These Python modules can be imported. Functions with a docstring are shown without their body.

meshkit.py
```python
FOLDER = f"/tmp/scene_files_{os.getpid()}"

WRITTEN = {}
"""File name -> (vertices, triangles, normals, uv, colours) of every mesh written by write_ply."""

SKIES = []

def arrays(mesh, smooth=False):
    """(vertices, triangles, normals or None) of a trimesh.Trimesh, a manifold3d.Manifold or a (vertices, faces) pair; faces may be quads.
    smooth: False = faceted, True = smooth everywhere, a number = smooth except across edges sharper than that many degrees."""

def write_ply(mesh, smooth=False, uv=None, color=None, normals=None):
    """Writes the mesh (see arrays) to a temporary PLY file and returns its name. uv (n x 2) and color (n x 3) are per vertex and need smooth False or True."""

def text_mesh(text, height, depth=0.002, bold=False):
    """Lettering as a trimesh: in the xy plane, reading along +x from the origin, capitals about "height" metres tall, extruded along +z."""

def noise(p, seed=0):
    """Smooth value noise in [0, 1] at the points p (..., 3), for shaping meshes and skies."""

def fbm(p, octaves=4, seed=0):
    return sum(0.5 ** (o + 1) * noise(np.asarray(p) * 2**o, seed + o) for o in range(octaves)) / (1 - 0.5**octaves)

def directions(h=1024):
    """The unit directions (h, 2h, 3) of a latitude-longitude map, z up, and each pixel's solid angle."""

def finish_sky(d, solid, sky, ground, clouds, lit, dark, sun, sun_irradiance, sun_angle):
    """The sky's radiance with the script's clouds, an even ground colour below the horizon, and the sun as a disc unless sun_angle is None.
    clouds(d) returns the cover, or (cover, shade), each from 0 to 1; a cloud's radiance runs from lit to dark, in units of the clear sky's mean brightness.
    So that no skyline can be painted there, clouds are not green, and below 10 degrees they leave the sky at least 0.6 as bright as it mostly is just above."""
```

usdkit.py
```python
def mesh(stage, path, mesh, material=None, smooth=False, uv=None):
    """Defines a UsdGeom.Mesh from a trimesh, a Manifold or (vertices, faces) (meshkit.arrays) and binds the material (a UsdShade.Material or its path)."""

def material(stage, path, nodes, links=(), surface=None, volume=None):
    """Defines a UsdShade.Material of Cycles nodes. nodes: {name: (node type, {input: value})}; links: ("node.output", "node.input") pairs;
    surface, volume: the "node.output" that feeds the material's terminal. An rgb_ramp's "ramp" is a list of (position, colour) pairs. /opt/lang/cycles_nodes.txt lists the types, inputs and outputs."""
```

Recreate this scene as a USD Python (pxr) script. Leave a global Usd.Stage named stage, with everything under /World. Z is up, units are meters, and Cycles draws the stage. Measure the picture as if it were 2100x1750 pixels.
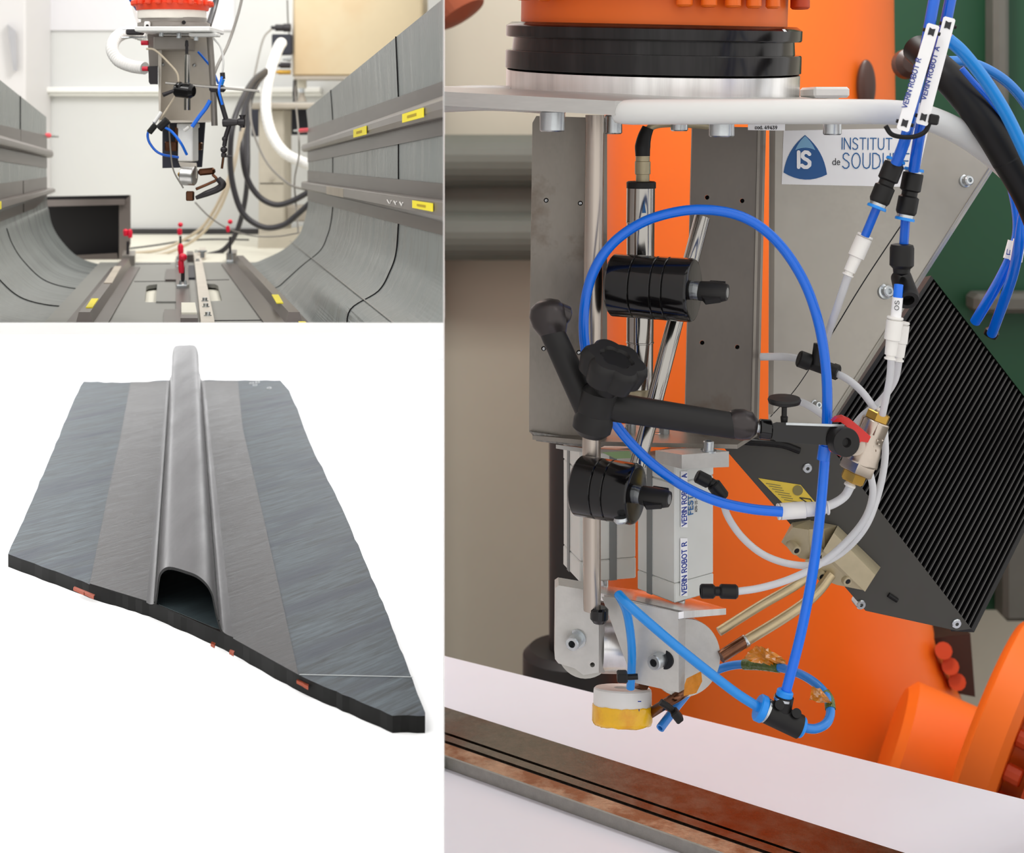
import math, random
import numpy as np, trimesh, shapely.geometry as sg
import meshkit, usdkit
from pxr import Usd, UsdGeom, UsdLux, Gf, Sdf, UsdShade

random.seed(7)
stage = Usd.Stage.CreateInMemory()
UsdGeom.SetStageUpAxis(stage, 'Z')
UsdGeom.SetStageMetersPerUnit(stage, 1.0)
UsdGeom.Xform.Define(stage, '/World')
UsdGeom.Scope.Define(stage, '/World/Looks')

# ------------------------------------------------------------------ camera, lights, exposure
F, CX, CY, CAMZ = 3000.0, 1050.0, 220.0, 1.6
cam = UsdGeom.Camera.Define(stage, '/World/camera')
cam.CreateHorizontalApertureAttr(36.0)
cam.CreateVerticalApertureAttr(30.0)
cam.CreateFocalLengthAttr(36.0 * F / 2100)
cam.CreateVerticalApertureOffsetAttr(-36.0 * (875 - CY) / 2100)
cam.CreateFStopAttr(13.0)
cam.CreateFocusDistanceAttr(1.2)
cam.CreateClippingRangeAttr(Gf.Vec2f(0.05, 100))
cam.CreateExposureAttr(0.12)
cam.AddTranslateOp().Set(Gf.Vec3d(0, 0, CAMZ))
cam.AddRotateXOp().Set(90.0)

dome = UsdLux.DomeLight.Define(stage, '/World/room_light')
dome.CreateIntensityAttr(0.33)
dome.CreateColorAttr(Gf.Vec3f(1.0, 0.98, 0.95))


def rect(name, c, target, w, h, power, color=(1, 1, 1)):
    l = UsdLux.RectLight.Define(stage, '/World/' + name)
    l.CreateWidthAttr(w); l.CreateHeightAttr(h); l.CreateIntensityAttr(power); l.CreateColorAttr(Gf.Vec3f(*color))
    z = np.array(c, float) - np.array(target, float); z /= np.linalg.norm(z)
    up = np.array([0, 0, 1.0]) if abs(z[2]) < .95 else np.array([0, 1.0, 0])
    x = np.cross(up, z); x /= np.linalg.norm(x); y = np.cross(z, x)
    m = Gf.Matrix4d(*x, 0, *y, 0, *z, 0, *[float(v) for v in c], 1)
    l.AddTransformOp().Set(m)
    return l


rect('ceiling_lamp', (-0.95, 0.15, 3.2), (0.15, 1.2, 1.4), 1.3, 0.7, 6.3, (1, .99, .97))
rect('ceiling_lamp_001', (1.3, 0.5, 2.9), (0.25, 1.2, 1.3), 0.35, 0.9, 1.6, (1, .98, .95))
rect('ceiling_lamp_002', (0.25, 2.0, 2.75), (0.0, 3.5, 0.7), 0.5, 0.4, 34.0, (1, .98, .94))  # unseen fill light, added to brighten the grey back wall
rect('workshop_lamp', (-0.42, 2.5, 2.35), (-0.42, 2.5, 1.3), 0.7, 1.9, 0.6, (1, .99, .98))
NICHE_POWER = 1.55
NICHE_FILL = True


# ------------------------------------------------------------------ projection helpers
def P(x, y, d):
    return np.array([(x - CX) / F * d, d, CAMZ - (y - CY) / F * d])


def K(px, d=1.2):
    return px * d / F


def unit(v):
    v = np.asarray(v, float)
    return v / np.linalg.norm(v)


# ------------------------------------------------------------------ materials
def C(r, g, b):
    f = lambda c: c / 12.92 if c <= 0.04045 else ((c + 0.055) / 1.055) ** 2.4
    return tuple(f(v / 255.0) for v in (r, g, b))


MATS = {}


def M(name, col, rough=.5, metal=0., var=.1, vs=12., st=(1, 1, 1), rot=(0, 0, 0), bump=0., bs=None, coat=0., trans=0., sss=0., spec=.5, col2=None, c2=(.5, .62), c2s=4., c2st=(1, 1, 1), rvar=0., ior=1.5, emis=None):
    """Procedural principled material: base tone varied by stretched noise, an optional second tone in patches, bump."""
    col = np.array(col, float)
    n = {'g': ('geometry', {}), 'm': ('mapping', {'mapping_type': 'texture', 'rotation': rot, 'scale': tuple(1. / q for q in st)}),
         'n': ('noise_texture', {'scale': vs, 'detail': 6.0, 'roughness': .62}),
         'r': ('rgb_ramp', {'ramp': [(0.28, tuple(np.clip(col * (1 - var), 0, 1))), (0.5, tuple(col)), (0.72, tuple(np.clip(col * (1 + var), 0, 1)))]}),
         'p': ('principled_bsdf', {'roughness': rough, 'metallic': metal, 'coat_weight': coat, 'transmission_weight': trans, 'specular_ior_level': spec, 'ior': ior})}
    if sss:
        n['p'][1].update({'subsurface_weight': sss, 'subsurface_scale': .01, 'subsurface_radius': (1., 1., 1.)})
    L = [('g.position', 'm.vector'), ('m.vector', 'n.vector'), ('n.fac', 'r.fac')]
    out = 'r.color'
    if col2 is not None:
        n['m2'] = ('mapping', {'mapping_type': 'texture', 'rotation': rot, 'scale': tuple(1. / q for q in c2st)})
        n['n2'] = ('noise_texture', {'scale': c2s, 'detail': 5.0, 'roughness': .6})
        n['r2'] = ('rgb_ramp', {'ramp': [(c2[0], (0, 0, 0)), (c2[1], (1, 1, 1))]})
        n['x'] = ('mix_color', {'b': tuple(col2)})
        L += [('g.position', 'm2.vector'), ('m2.vector', 'n2.vector'), ('n2.fac', 'r2.fac'), ('r2.color', 'bw.color'), ('bw.val', 'x.fac'), (out, 'x.a')]
        n['bw'] = ('rgb_to_bw', {})
        out = 'x.result'
    L.append((out, 'p.base_color'))
    if rvar:
        n['rr'] = ('map_range', {'from_min': .3, 'from_max': .7, 'to_min': max(rough - rvar, .02), 'to_max': rough + rvar})
        L += [('n.fac', 'rr.value'), ('rr.result', 'p.roughness')]
    if bump:
        src = 'n.fac'
        if bs:
            n['nb'] = ('noise_texture', {'scale': bs, 'detail': 3.0})
            L.append(('m.vector', 'nb.vector')); src = 'nb.fac'
        n['b'] = ('bump', {'strength': bump, 'distance': .002})
        L += [(src, 'b.height'), ('b.normal', 'p.normal')]
    MATS[name] = usdkit.material(stage, '/World/Looks/' + name, n, L, surface='p.BSDF')
    return name


# ------------------------------------------------------------------ mesh helpers
def tm(v, f):
    return trimesh.Trimesh(np.asarray(v, float), np.asarray(f), process=False)


def cat(*ms):
    return trimesh.util.concatenate([m for m in ms if m is not None])


def loft(rings, cap=True):
    rings = [np.asarray(r, float) for r in rings]
    n = len(rings[0]); v = np.vstack(rings); f = []
    for k in range(len(rings) - 1):
        a, b = k * n, (k + 1) * n
        for i in range(n):
            j = (i + 1) % n
            f += [[a + i, a + j, b + j], [a + i, b + j, b + i]]
    if cap:
        for base, ring, fl in ((0, rings[0], True), ((len(rings) - 1) * n, rings[-1], False)):
            if np.ptp(ring, axis=0).max() < 1e-7:
                continue
            c = len(v); v = np.vstack([v, ring.mean(0)])
            for i in range(n):
                j = (i + 1) % n
                f.append([base + j, base + i, c] if fl else [base + i, base + j, c])
    return tm(v, f)


def frame(axis):
    a = unit(axis)
    h = np.array([0, 0, 1.0]) if abs(a[2]) < .9 else np.array([1.0, 0, 0])
    u = unit(np.cross(h, a)); w = np.cross(a, u)
    return a, u, w


def lathe(p0, axis, prof, n=32, poly=None, rot=0.):
    """Profile of (distance along axis, radius); poly: radius factor per angle for hexagons and lobes."""
    a, u, w = frame(axis)
    t = np.arange(n) * 2 * math.pi / n + rot
    fac = np.ones(n) if poly is None else np.array([poly(x - rot) for x in t])
    base = (np.cos(t) * fac)[:, None] * u + (np.sin(t) * fac)[:, None] * w
    return loft([np.asarray(p0) + a * s + base * max(r, 1e-6) for s, r in prof])


def cyl(p0, p1, r, r1=None, n=20, bev=0.):
    p0, p1 = np.asarray(p0, float), np.asarray(p1, float)
    h = np.linalg.norm(p1 - p0); r1 = r if r1 is None else r1
    pr = [(0, r), (h, r1)] if not bev else [(0, r - bev), (bev, r), (h - bev, r1), (h, r1 - bev)]
    return lathe(p0, p1 - p0, pr, n)


def hexa(x):  # hexagon radius factor
    a = (x % (math.pi / 3)) - math.pi / 6
    return math.cos(math.pi / 6) / math.cos(a)


def spline(pts, k=8):
    p = np.asarray(pts, float)
    if len(p) < 3:
        return np.array([p[0] + (p[1] - p[0]) * t for t in np.linspace(0, 1, k)])
    q = np.vstack([2 * p[0] - p[1], p, 2 * p[-1] - p[-2]])
    out = []
    for i in range(1, len(q) - 2):
        for t in np.linspace(0, 1, k, endpoint=False):
            a, b, c, d = q[i - 1], q[i], q[i + 1], q[i + 2]
            out.append(.5 * (2 * b + (c - a) * t + (2 * a - 5 * b + 4 * c - d) * t * t + (3 * b - a - 3 * c + d) * t ** 3))
    out.append(p[-1])
    return np.array(out)


def tube(pts, r, n=14, k=8, smooth=True, hollow=0.):
    c = spline(pts, k) if smooth else np.asarray(pts, float)
    t = np.gradient(c, axis=0); t /= np.linalg.norm(t, axis=1)[:, None] + 1e-12
    rr = np.broadcast_to(np.asarray(r, float), (len(c),)) if np.ndim(r) == 0 or len(r) == len(c) else np.interp(np.linspace(0, 1, len(c)), np.linspace(0, 1, len(r)), r)
    _, u, _ = frame(t[0]); rings = []
    ang = np.arange(n) * 2 * math.pi / n
    for i in range(len(c)):
        u = unit(u - t[i] * (u @ t[i])); w = np.cross(t[i], u)
        rings.append(c[i] + rr[i] * (np.cos(ang)[:, None] * u + np.sin(ang)[:, None] * w))
    if hollow:
        rings.append(c[-1] + (rings[-1] - c[-1]) * hollow)
        rings.append(c[-1] - t[-1] * rr[-1] * 3 + (rings[-1] - c[-1]))
    return loft(rings)


def ptube(px, r, d=None, **kw):
    """Tube through pixels (x, y[, depth]) with a radius in pixels."""
    pts = [P(*p) if len(p) == 3 else P(p[0], p[1], d) for p in px]
    dd = d or px[0][2]
    return tube(pts, np.asarray(r) * dd / F, **kw)


def hull(pts):
    return trimesh.convex.convex_hull(np.asarray(pts, float))


def box(c, ax, hs, bev=0.):
    """Chamfered box: centre, three axes, half sizes."""
    ax = [unit(a) for a in ax]; hs = np.asarray(hs, float); pts = []
    for s in np.ndindex(2, 2, 2):
        s = np.array(s) * 2 - 1
        for k in range(3) if bev else (0,):
            h = hs - bev; h[k] = hs[k] if bev else h[k]
            if not bev: h = hs
            pts.append(np.asarray(c) + sum(ax[i] * h[i] * s[i] for i in range(3)))
    return hull(pts)


XYZ = ([1, 0, 0], [0, 1, 0], [0, 0, 1])


def abox(x0, x1, y0, y1, z0, z1, bev=0.):
    return box([(x0 + x1) / 2, (y0 + y1) / 2, (z0 + z1) / 2], XYZ, [(x1 - x0) / 2, (y1 - y0) / 2, (z1 - z0) / 2], bev)


def prism(poly, d, th, bev=0., holes=()):
    """Plate whose front outline is given in pixels at depth d, th metres thick (backwards)."""
    w = [(P(x, y, d)[0], P(x, y, d)[2]) for x, y in poly]
    pg = sg.Polygon(w, [[(P(x, y, d)[0], P(x, y, d)[2]) for x, y in h] for h in holes]).buffer(0)
    if bev and not holes and pg.convex_hull.area < pg.area * 1.003:
        ins = np.array(pg.buffer(-bev, join_style=2).exterior.coords)
        out = np.array(pg.exterior.coords)
        return hull([[x, d, z] for x, z in ins] + [[x, d + y, z] for x, z in out for y in (bev, th)])
    m = trimesh.creation.extrude_polygon(pg, th, engine='earcut')
    v = m.vertices
    return trimesh.Trimesh(np.stack([v[:, 0], d + th - v[:, 2], v[:, 1]], 1), m.faces[:, ::-1], process=False)


def rpoly(x0, y0, x1, y1, r, n=4):
    """Rounded rectangle in pixels."""
    out = []
    for cx, cy, a in ((x1 - r, y0 + r, -90), (x1 - r, y1 - r, 0), (x0 + r, y1 - r, 90), (x0 + r, y0 + r, 180)):
        for k in range(n + 1):
            t = math.radians(a + 90 * k / n)
            out.append((cx + r * math.cos(t), cy + r * math.sin(t)))
    return out


def circ(x, y, r, n=24):
    return [(x + r * math.cos(t), y + r * math.sin(t)) for t in np.arange(n) * 2 * math.pi / n]


def quad(px, bulge=0.):
    """Solid through 4 pixel+depth corners on the front and the same moved back by bulge."""
    p = [P(*q) for q in px]
    return hull(p + [q + np.array([0, bulge, 0]) for q in p])


# ------------------------------------------------------------------ plain stroke lettering
_el = [(.33 + .33 * math.cos(t), .5 + .5 * math.sin(t)) for t in np.linspace(0, 2 * math.pi, 17)]
GLYPH = {
    'I': [[(0, 0), (0, 1)]], 'N': [[(0, 0), (0, 1), (.62, 0), (.62, 1)]], 'T': [[(0, 1), (.6, 1)], [(.3, 1), (.3, 0)]],
    'S': [[(.5, .86), (.38, .98), (.2, 1), (.05, .88), (.04, .68), (.18, .56), (.36, .47), (.51, .34), (.5, .13), (.35, 0), (.15, 0), (0, .12)]],
    'U': [[(0, 1), (0, .28), (.08, .08), (.28, 0), (.48, .08), (.56, .28), (.56, 1)]],
    'D': [[(0, 0), (0, 1), (.25, 1), (.5, .86), (.6, .5), (.5, .14), (.25, 0), (0, 0)]], 'O': [_el],
    'R': [[(0, 0), (0, 1), (.32, 1), (.5, .9), (.5, .62), (.32, .5), (0, .5)], [(.28, .5), (.55, 0)]],
    'E': [[(.5, 1), (0, 1), (0, 0), (.5, 0)], [(0, .52), (.42, .52)]], 'F': [[(.46, 1), (0, 1), (0, 0)], [(0, .5), (.38, .5)]],
    'V': [[(0, 1), (.3, 0), (.6, 1)]], 'A': [[(0, 0), (.3, 1), (.6, 0)], [(.1, .34), (.5, .34)]],
    'B': [[(0, 0), (0, 1), (.3, 1), (.46, .88), (.46, .64), (.3, .53), (0, .53)], [(.3, .53), (.52, .42), (.52, .12), (.32, 0), (0, 0)]],
    '3': [[(0, .88), (.15, 1), (.38, 1), (.48, .86), (.45, .62), (.2, .53), (.45, .44), (.5, .16), (.35, 0), (.12, 0), (0, .12)]],
    'd': [[(.45, 1), (.45, 0)], [(.45, .4), (.36, .6), (.14, .62), (0, .42), (0, .2), (.14, 0), (.34, .02), (.45, .2)]],
    'e': [[(0, .34), (.46, .34), (.42, .55), (.25, .65), (.06, .55), (0, .3), (.08, .06), (.28, 0), (.44, .1)]],
}


def letters(s, weight=.1, bold=False):
    if not all(c in GLYPH or c == ' ' for c in s):
        return meshkit.text_mesh(s, 1.0, 1.0, bold)
    x, parts = 0., []
    for c in s:
        if c == ' ':
            x += .42; continue
        for st in GLYPH[c]:
            parts.append(sg.LineString([(x + a, b) for a, b in st]).buffer(weight / 2, quad_segs=3))
        x += max(a for st in GLYPH[c] for a, _ in st) + .22
    import shapely
    u = shapely.union_all(parts)
    return trimesh.util.concatenate([trimesh.creation.extrude_polygon(g, 1.0, engine='earcut') for g in getattr(u, 'geoms', [u])])


def text(s, o, read, h, d=None, depth=.0003, bold=False, sx=1., width=None, weight=.1, up=None):
    """Lettering: o = pixel+depth of the start of the baseline, read = reading direction in pixels, h = capital height in pixels."""
    dd = o[2]
    m = letters(s, weight, bold)
    v = np.array(m.vertices)
    hm = K(h, dd)
    if width is not None:
        sx = K(width, dd) / (hm * (v[:, 0].max() - v[:, 0].min())); v[:, 0] -= v[:, 0].min()
    R = unit([read[0], 0, -read[1]]) if len(read) == 2 else unit(read)
    U = unit([read[1], 0, read[0]]) if up is None else unit(up)
    N = np.cross(R, U)
    q = P(*o) + (v[:, :1] * sx * hm) * R + (v[:, 1:2] * hm) * U + (v[:, 2:3] * depth) * N
    return tm(q, m.faces)


# ------------------------------------------------------------------ object helpers
NAMES = {}


def numbered(path, name):
    k = (path, name)
    NAMES[k] = NAMES.get(k, -1) + 1
    return name if NAMES[k] == 0 else '%s_%03d' % (name, NAMES[k])


PART_N = UsdGeom.PrimvarsAPI


class Thing:
    def __init__(s, name, label, cat=None, group=None, kind=None):
        s.name, s.label, s.cat, s.group, s.kind, s.parts = name, label, cat, group, kind, []

    def add(s, name, mesh, mat, on=None, label=None, sm=35, kind=None):
        s.parts.append(dict(name=name, mesh=mesh, mat=mat, on=on, label=label, sm=sm, kind=kind))
        return len(s.parts) - 1

    def done(s, clip=None):
        if clip:
            for p in s.parts:
                p['mesh'] = clip(p['mesh'])
            dead = {i for i, p in enumerate(s.parts) if p['mesh'] is None or len(p['mesh'].faces) == 0}
        else:
            dead = set()
        live = [p for i, p in enumerate(s.parts) if i not in dead]
        if not live:
            return None
        lo = np.min([p['mesh'].bounds[0] for p in live], 0); hi = np.max([p['mesh'].bounds[1] for p in live], 0)
        base = np.array([(lo[0] + hi[0]) / 2, (lo[1] + hi[1]) / 2, lo[2]])
        path = '/World/' + numbered('/World', s.name)
        single = len(s.parts) == 1

        def put(p, where):
            m = p['mesh'].copy(); m.vertices = m.vertices - base
            return usdkit.mesh(stage, where, m, '/World/Looks/' + p['mat'], smooth=p['sm'])
        if single:
            x = put(s.parts[0], path)
        else:
            x = UsdGeom.Xform.Define(stage, path)
        x.AddTranslateOp().Set(Gf.Vec3d(*base))
        o = x.GetPrim()
        if s.label: o.SetCustomDataByKey('label', s.label)
        if s.cat: o.SetCustomDataByKey('category', s.cat)
        if s.group: o.SetCustomDataByKey('group', s.group)
        if s.kind: o.SetCustomDataByKey('kind', s.kind)
        if not single:
            paths = {}
            for i, p in enumerate(s.parts):
                if i in dead: continue
                up = paths.get(p['on'], path) if p['on'] is not None else path
                w = up + '/' + numbered(up, p['name'])
                q = put(p, w).GetPrim(); paths[i] = w
                if p['label']: q.SetCustomDataByKey('label', p['label'])
                if p['kind']: q.SetCustomDataByKey('kind', p['kind'])
        return o


def struct(name, mesh, mat, label=None, sm=35):
    t = Thing(name, label, None, kind='structure'); t.add(name, mesh, mat, sm=sm)
    return t.done()


def single(name, mesh, mat, label, cat, group=None, sm=35, clip=None):
    t = Thing(name, label, cat, group); t.add(name, mesh, mat, sm=sm)
    return t.done(clip)


CAMP = np.array([0, 0, CAMZ])


def slicer(*planes):
    def go(m):
        for n in planes:
            if m is None or len(m.faces) == 0: return None
            s = (m.vertices - CAMP) @ np.array(n)
            if s.min() >= 0: continue
            if s.max() <= 0: return None
            m = trimesh.intersections.slice_mesh_plane(m, n, CAMP)
        return m
    return go


NR = ((910.5 - CX) / F)
clip_right = slicer((1, -NR, 0))                                        # the robot cell ends at the dividing wall
clip_shop = slicer((-1, (909.5 - CX) / F, 0), (0, (663.0 - CY) / F, 1))     # the workshop model ends at the dividing wall and at its base board
# ------------------------------------------------------------------ the setting
M('white_paint', (.92, .92, .92), .6, var=.02)
M('white_sheet', (.9, .9, .9), .7, var=.0)
M('grey_wall', C(190, 185, 170), .7, var=.05, vs=2)
M('lab_floor', C(110, 108, 102), .6, var=.1)

struct('floor', abox(-3, 4, -2, 4.2, -.02, 0), 'lab_floor')
struct('wall_back', abox(-3.2, 4, 3.5, 3.6, 0, 3.2), 'grey_wall')


def sight(x, y, d):
    return P(x, y, d)


# dividing wall between the display bays and the robot cell: thin sheet standing in the view direction
def div_ring(d, zt, zb):
    xl, xr = (909.5 - CX) / F * d, (910.3 - CX) / F * d
    return [[xl, d, zb], [xr, d, zb], [xr, d, zt], [xl, d, zt]]


struct('wall_middle', loft([div_ring(.72, 2.1, .02), div_ring(3.45, 2.1, .02)]), 'white_paint')

# sloping base board of the workshop model with a downturned lip
bl, br = -760, 909.3


def bring(d, y0, y1, x0=bl, x1=br):
    return [P(x0, y0, d), P(x1, y0, d), P(x1, y1, d), P(x0, y1, d)]


board = Thing('display_shelf', 'thin white sloping shelf that carries the aircraft shell and workshop model', 'shelf')
board.add('board', loft([bring(.8, 662.3, 667.5), bring(3.45, 662.3, 667.5)]), 'white_paint', sm=False)
board.add('lip', loft([bring(.79, 662.3, 688), bring(.8, 662.3, 688)]), 'white_paint', sm=False)
board.done()

HN = .385                                                               # slab plane below the camera
nx = lambda d: (909.2 - CX) / F * d


def niche_block(d0, d1, z0, z1):
    return hull([[x, d, z] for d in (d0, d1) for x in (-1.0, nx(d)) for z in (z0, z1)])


struct('floor_niche', niche_block(.70, 2.31, CAMZ - HN - .03, CAMZ - HN - .011), 'white_sheet', sm=False)
wallz = CAMZ - (668 - CY) / F * 2.3
struct('wall_niche', abox(-1.0, nx(2.3), 2.3, 2.31, CAMZ - HN - .011, wallz), 'white_sheet')
plinth = Thing('display_plinth', 'plain white plinth under the stiffened panel sample', 'plinth')
plinth.add('plinth', niche_block(.70, 2.31, 0.0, CAMZ - HN - .03), 'white_paint')
plinth.done()

# added fill light that whitens the niche, under the sloping board (lies along the board, faces down)
nl = UsdLux.RectLight.Define(stage, '/World/added_niche_fill')
d0, d1 = .84, 2.25
pa, pb = P(0, 671, d0), P(0, 671, d1)
ydir = unit([0, pb[1] - pa[1], pb[2] - pa[2]]); xdir = np.array([1.0, 0, 0]); zdir = np.cross(xdir, ydir)   # zdir up -> light shines along -z
nl.CreateWidthAttr(.86); nl.CreateHeightAttr(float(np.linalg.norm([pb[1] - pa[1], pb[2] - pa[2]])))
nl.CreateIntensityAttr(NICHE_POWER)
cc = (pa + pb) / 2; cc[0] = -.54
nl.AddTransformOp().Set(Gf.Matrix4d(*xdir, 0, *ydir, 0, *zdir, 0, *[float(v) for v in cc], 1))

# ------------------------------------------------------------------ the stiffened panel sample
M('composite_grey', C(56, 62, 66), .5, var=.95, vs=30, st=(1., 9., 1.), rot=(0, 0, math.radians(52)), bump=.12, rvar=.06, spec=.12, col2=C(46, 50, 58), c2s=5, c2st=(1, 6, 1))
M('composite_brown', C(32, 28, 26), .36, var=.8, vs=30, st=(1., 10., 1.), rot=(0, 0, math.radians(52)), bump=.12, rvar=.06, spec=.12)
M('composite_stringer', C(30, 25, 26), .3, var=.16, vs=26, st=(1, .15, 1), rvar=.06, spec=.11)
M('composite_edge', C(12, 12, 11), .6, var=.3, vs=300, spec=.15)
M('composite_inside', C(44, 54, 57), .5, var=.5, vs=16, st=(1, 12, 1), rot=(0, 0, math.radians(52)))
M('chalk_grey', C(178, 180, 180), .7)
M('copper_tape', C(140, 62, 38), .45, .6, var=.2)


def dp(y, lift=0.):
    return (HN - lift) * F / (y - CY)


def S2(x, y, lift=0.):
    """Point on the slab plane (lifted) seen at the pixel."""
    return P(x, y, dp(y, lift))


smp = Thing('stiffened_panel_sample', 'grey composite panel sample with a raised hat stringer, lying on white', 'panel sample')
TH = .011
top = [(16, 1136), (60, 1040), (164, 792), (172, 782), (260, 785), (345, 779), (415, 779), (575, 780), (594, 800), (640, 918), (700, 1040), (790, 1250), (872, 1462), (872, 1468), (806, 1468), (612, 1386), (460, 1302), (318, 1240), (183, 1198)]
# ragged sawn edges
def ragged(a, b, n, amp, seed):
    r = random.Random(seed); out = []
    for k in range(n):
        t = k / n
        out.append((a[0] + (b[0] - a[0]) * t + r.uniform(-amp, amp), a[1] + (b[1] - a[1]) * t + r.uniform(-amp, amp)))
    return out


out = []
for i in range(len(top)):
    a, b = top[i], top[(i + 1) % len(top)]
    L = math.hypot(b[0] - a[0], b[1] - a[1])
    out += ragged(a, b, max(1, int(L / 14)), 1.1 if L > 60 else .3, i)


def plate_from(pxs, lift_top, th):
    t = np.array([S2(x, y, lift_top) for x, y in pxs])
    pg = sg.Polygon(t[:, :2]).buffer(0)
    if pg.geom_type != 'Polygon': pg = max(pg.geoms, key=lambda g: g.area)
    m = trimesh.creation.extrude_polygon(pg, th, engine='earcut')
    m.apply_translation([0, 0, CAMZ - HN + lift_top - th])
    return m


def top_bottom(m):
    """Splits a plate into its upper face and the rest, so that the sawn edge has its own material."""
    up = m.face_normals[:, 2] > .5
    return m.submesh([np.nonzero(up)[0]], append=True), m.submesh([np.nonzero(~up)[0]], append=True)


m = plate_from(out, 0, TH)
a, b = top_bottom(m)
sk = smp.add('skin', a, 'composite_grey', sm=False)
smp.add('sawn_edge', b, 'composite_edge', on=sk, label='dark sawn edge', sm=False)
# doubler: raised brown pad either side of the stringer
dbl = [(268, 783), (488, 781), (498, 880), (540, 1060), (612, 1384), (460, 1300), (318, 1238), (184, 1197), (222, 1010), (246, 900)]
a, b = top_bottom(plate_from(dbl, .0012, .0012))
dk = smp.add('doubler', a, 'composite_brown', label='brown raised pad under the stringer', sm=False)
smp.add('doubler_edge', b, 'composite_edge', on=dk, sm=False)

smp.add('hollow_floor', plate_from([(352, 784), (409, 784), (458, 1292), (440, 1287), (326, 1240), (322, 1236)], .0016, .0004), 'composite_inside', on=dk, sm=False)
# hat stringer: section at the far and near end, from pixels (foot on the slab, crown lifted)
def hat(sec_px, th, inner=False):
    return sec_px


def at_d(x, y, d):
    return P(x, y, d)


# near end plane follows the slanted cut: foot left (312,1248) ... foot right (470,1306)
nl_, nr_ = S2(322, 1246, .0012), S2(462, 1304, .0012)
fl_, fr_ = S2(349, 781, .0012), S2(411, 781, .0012)


def on_cut(A, B, x, y):
    """Point seen at pixel (x, y) in the vertical plane through A and B."""
    n = np.cross(B - A, [0, 0, 1.0]); ray = P(x, y, 1.0) - CAMP
    t = ((A - CAMP) @ n) / (ray @ n)
    return CAMP + ray * t


NA, NB = nl_, nr_
near_px = [(300, 1236), (309, 1240), (317, 1237), (320, 1222), (324, 1190), (328, 1175), (338, 1165), (352, 1163), (378, 1170), (404, 1180), (424, 1197), (436, 1218), (441, 1240), (447, 1268), (455, 1292), (464, 1301), (478, 1307)]
far_px = [(343, 782), (347, 780), (349, 775), (351, 765), (352, 748), (353, 728), (356, 714), (362, 709), (380, 708), (396, 708), (403, 713), (407, 728), (408, 748), (410, 765), (412, 775), (415, 780), (419, 782)]
FA, FB = fl_, fr_
near3 = np.array([on_cut(NA, NB, *p) for p in near_px]); far3 = np.array([on_cut(FA, FB, *p) for p in far_px])
for q in (near3, far3):
    q[:, 2] = np.maximum(q[:, 2], CAMZ - HN + .0013)


def fine(q, k=4):
    return spline(q, k)


def thicken(q, th):
    """Closed ring: outer profile and its inward offset."""
    t = np.gradient(q, axis=0); t /= np.linalg.norm(t, axis=1)[:, None]
    pl = unit(np.cross(q[len(q) // 2] - q[0], q[-1] - q[0]))
    n = np.cross(t, pl); c = q.mean(0)
    mid = len(q) // 2
    if n[mid][2] > 0: n = -n
    return q + n * th


no, fo = fine(near3), fine(far3)
ni, fi = thicken(no, .0022), thicken(fo, .0028)
for q in (ni, fi): q[:, 2] = np.maximum(q[:, 2], CAMZ - HN + .0011)
steps = 14
outer = [no + (fo - no) * t for t in np.linspace(0, 1, steps)]


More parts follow.
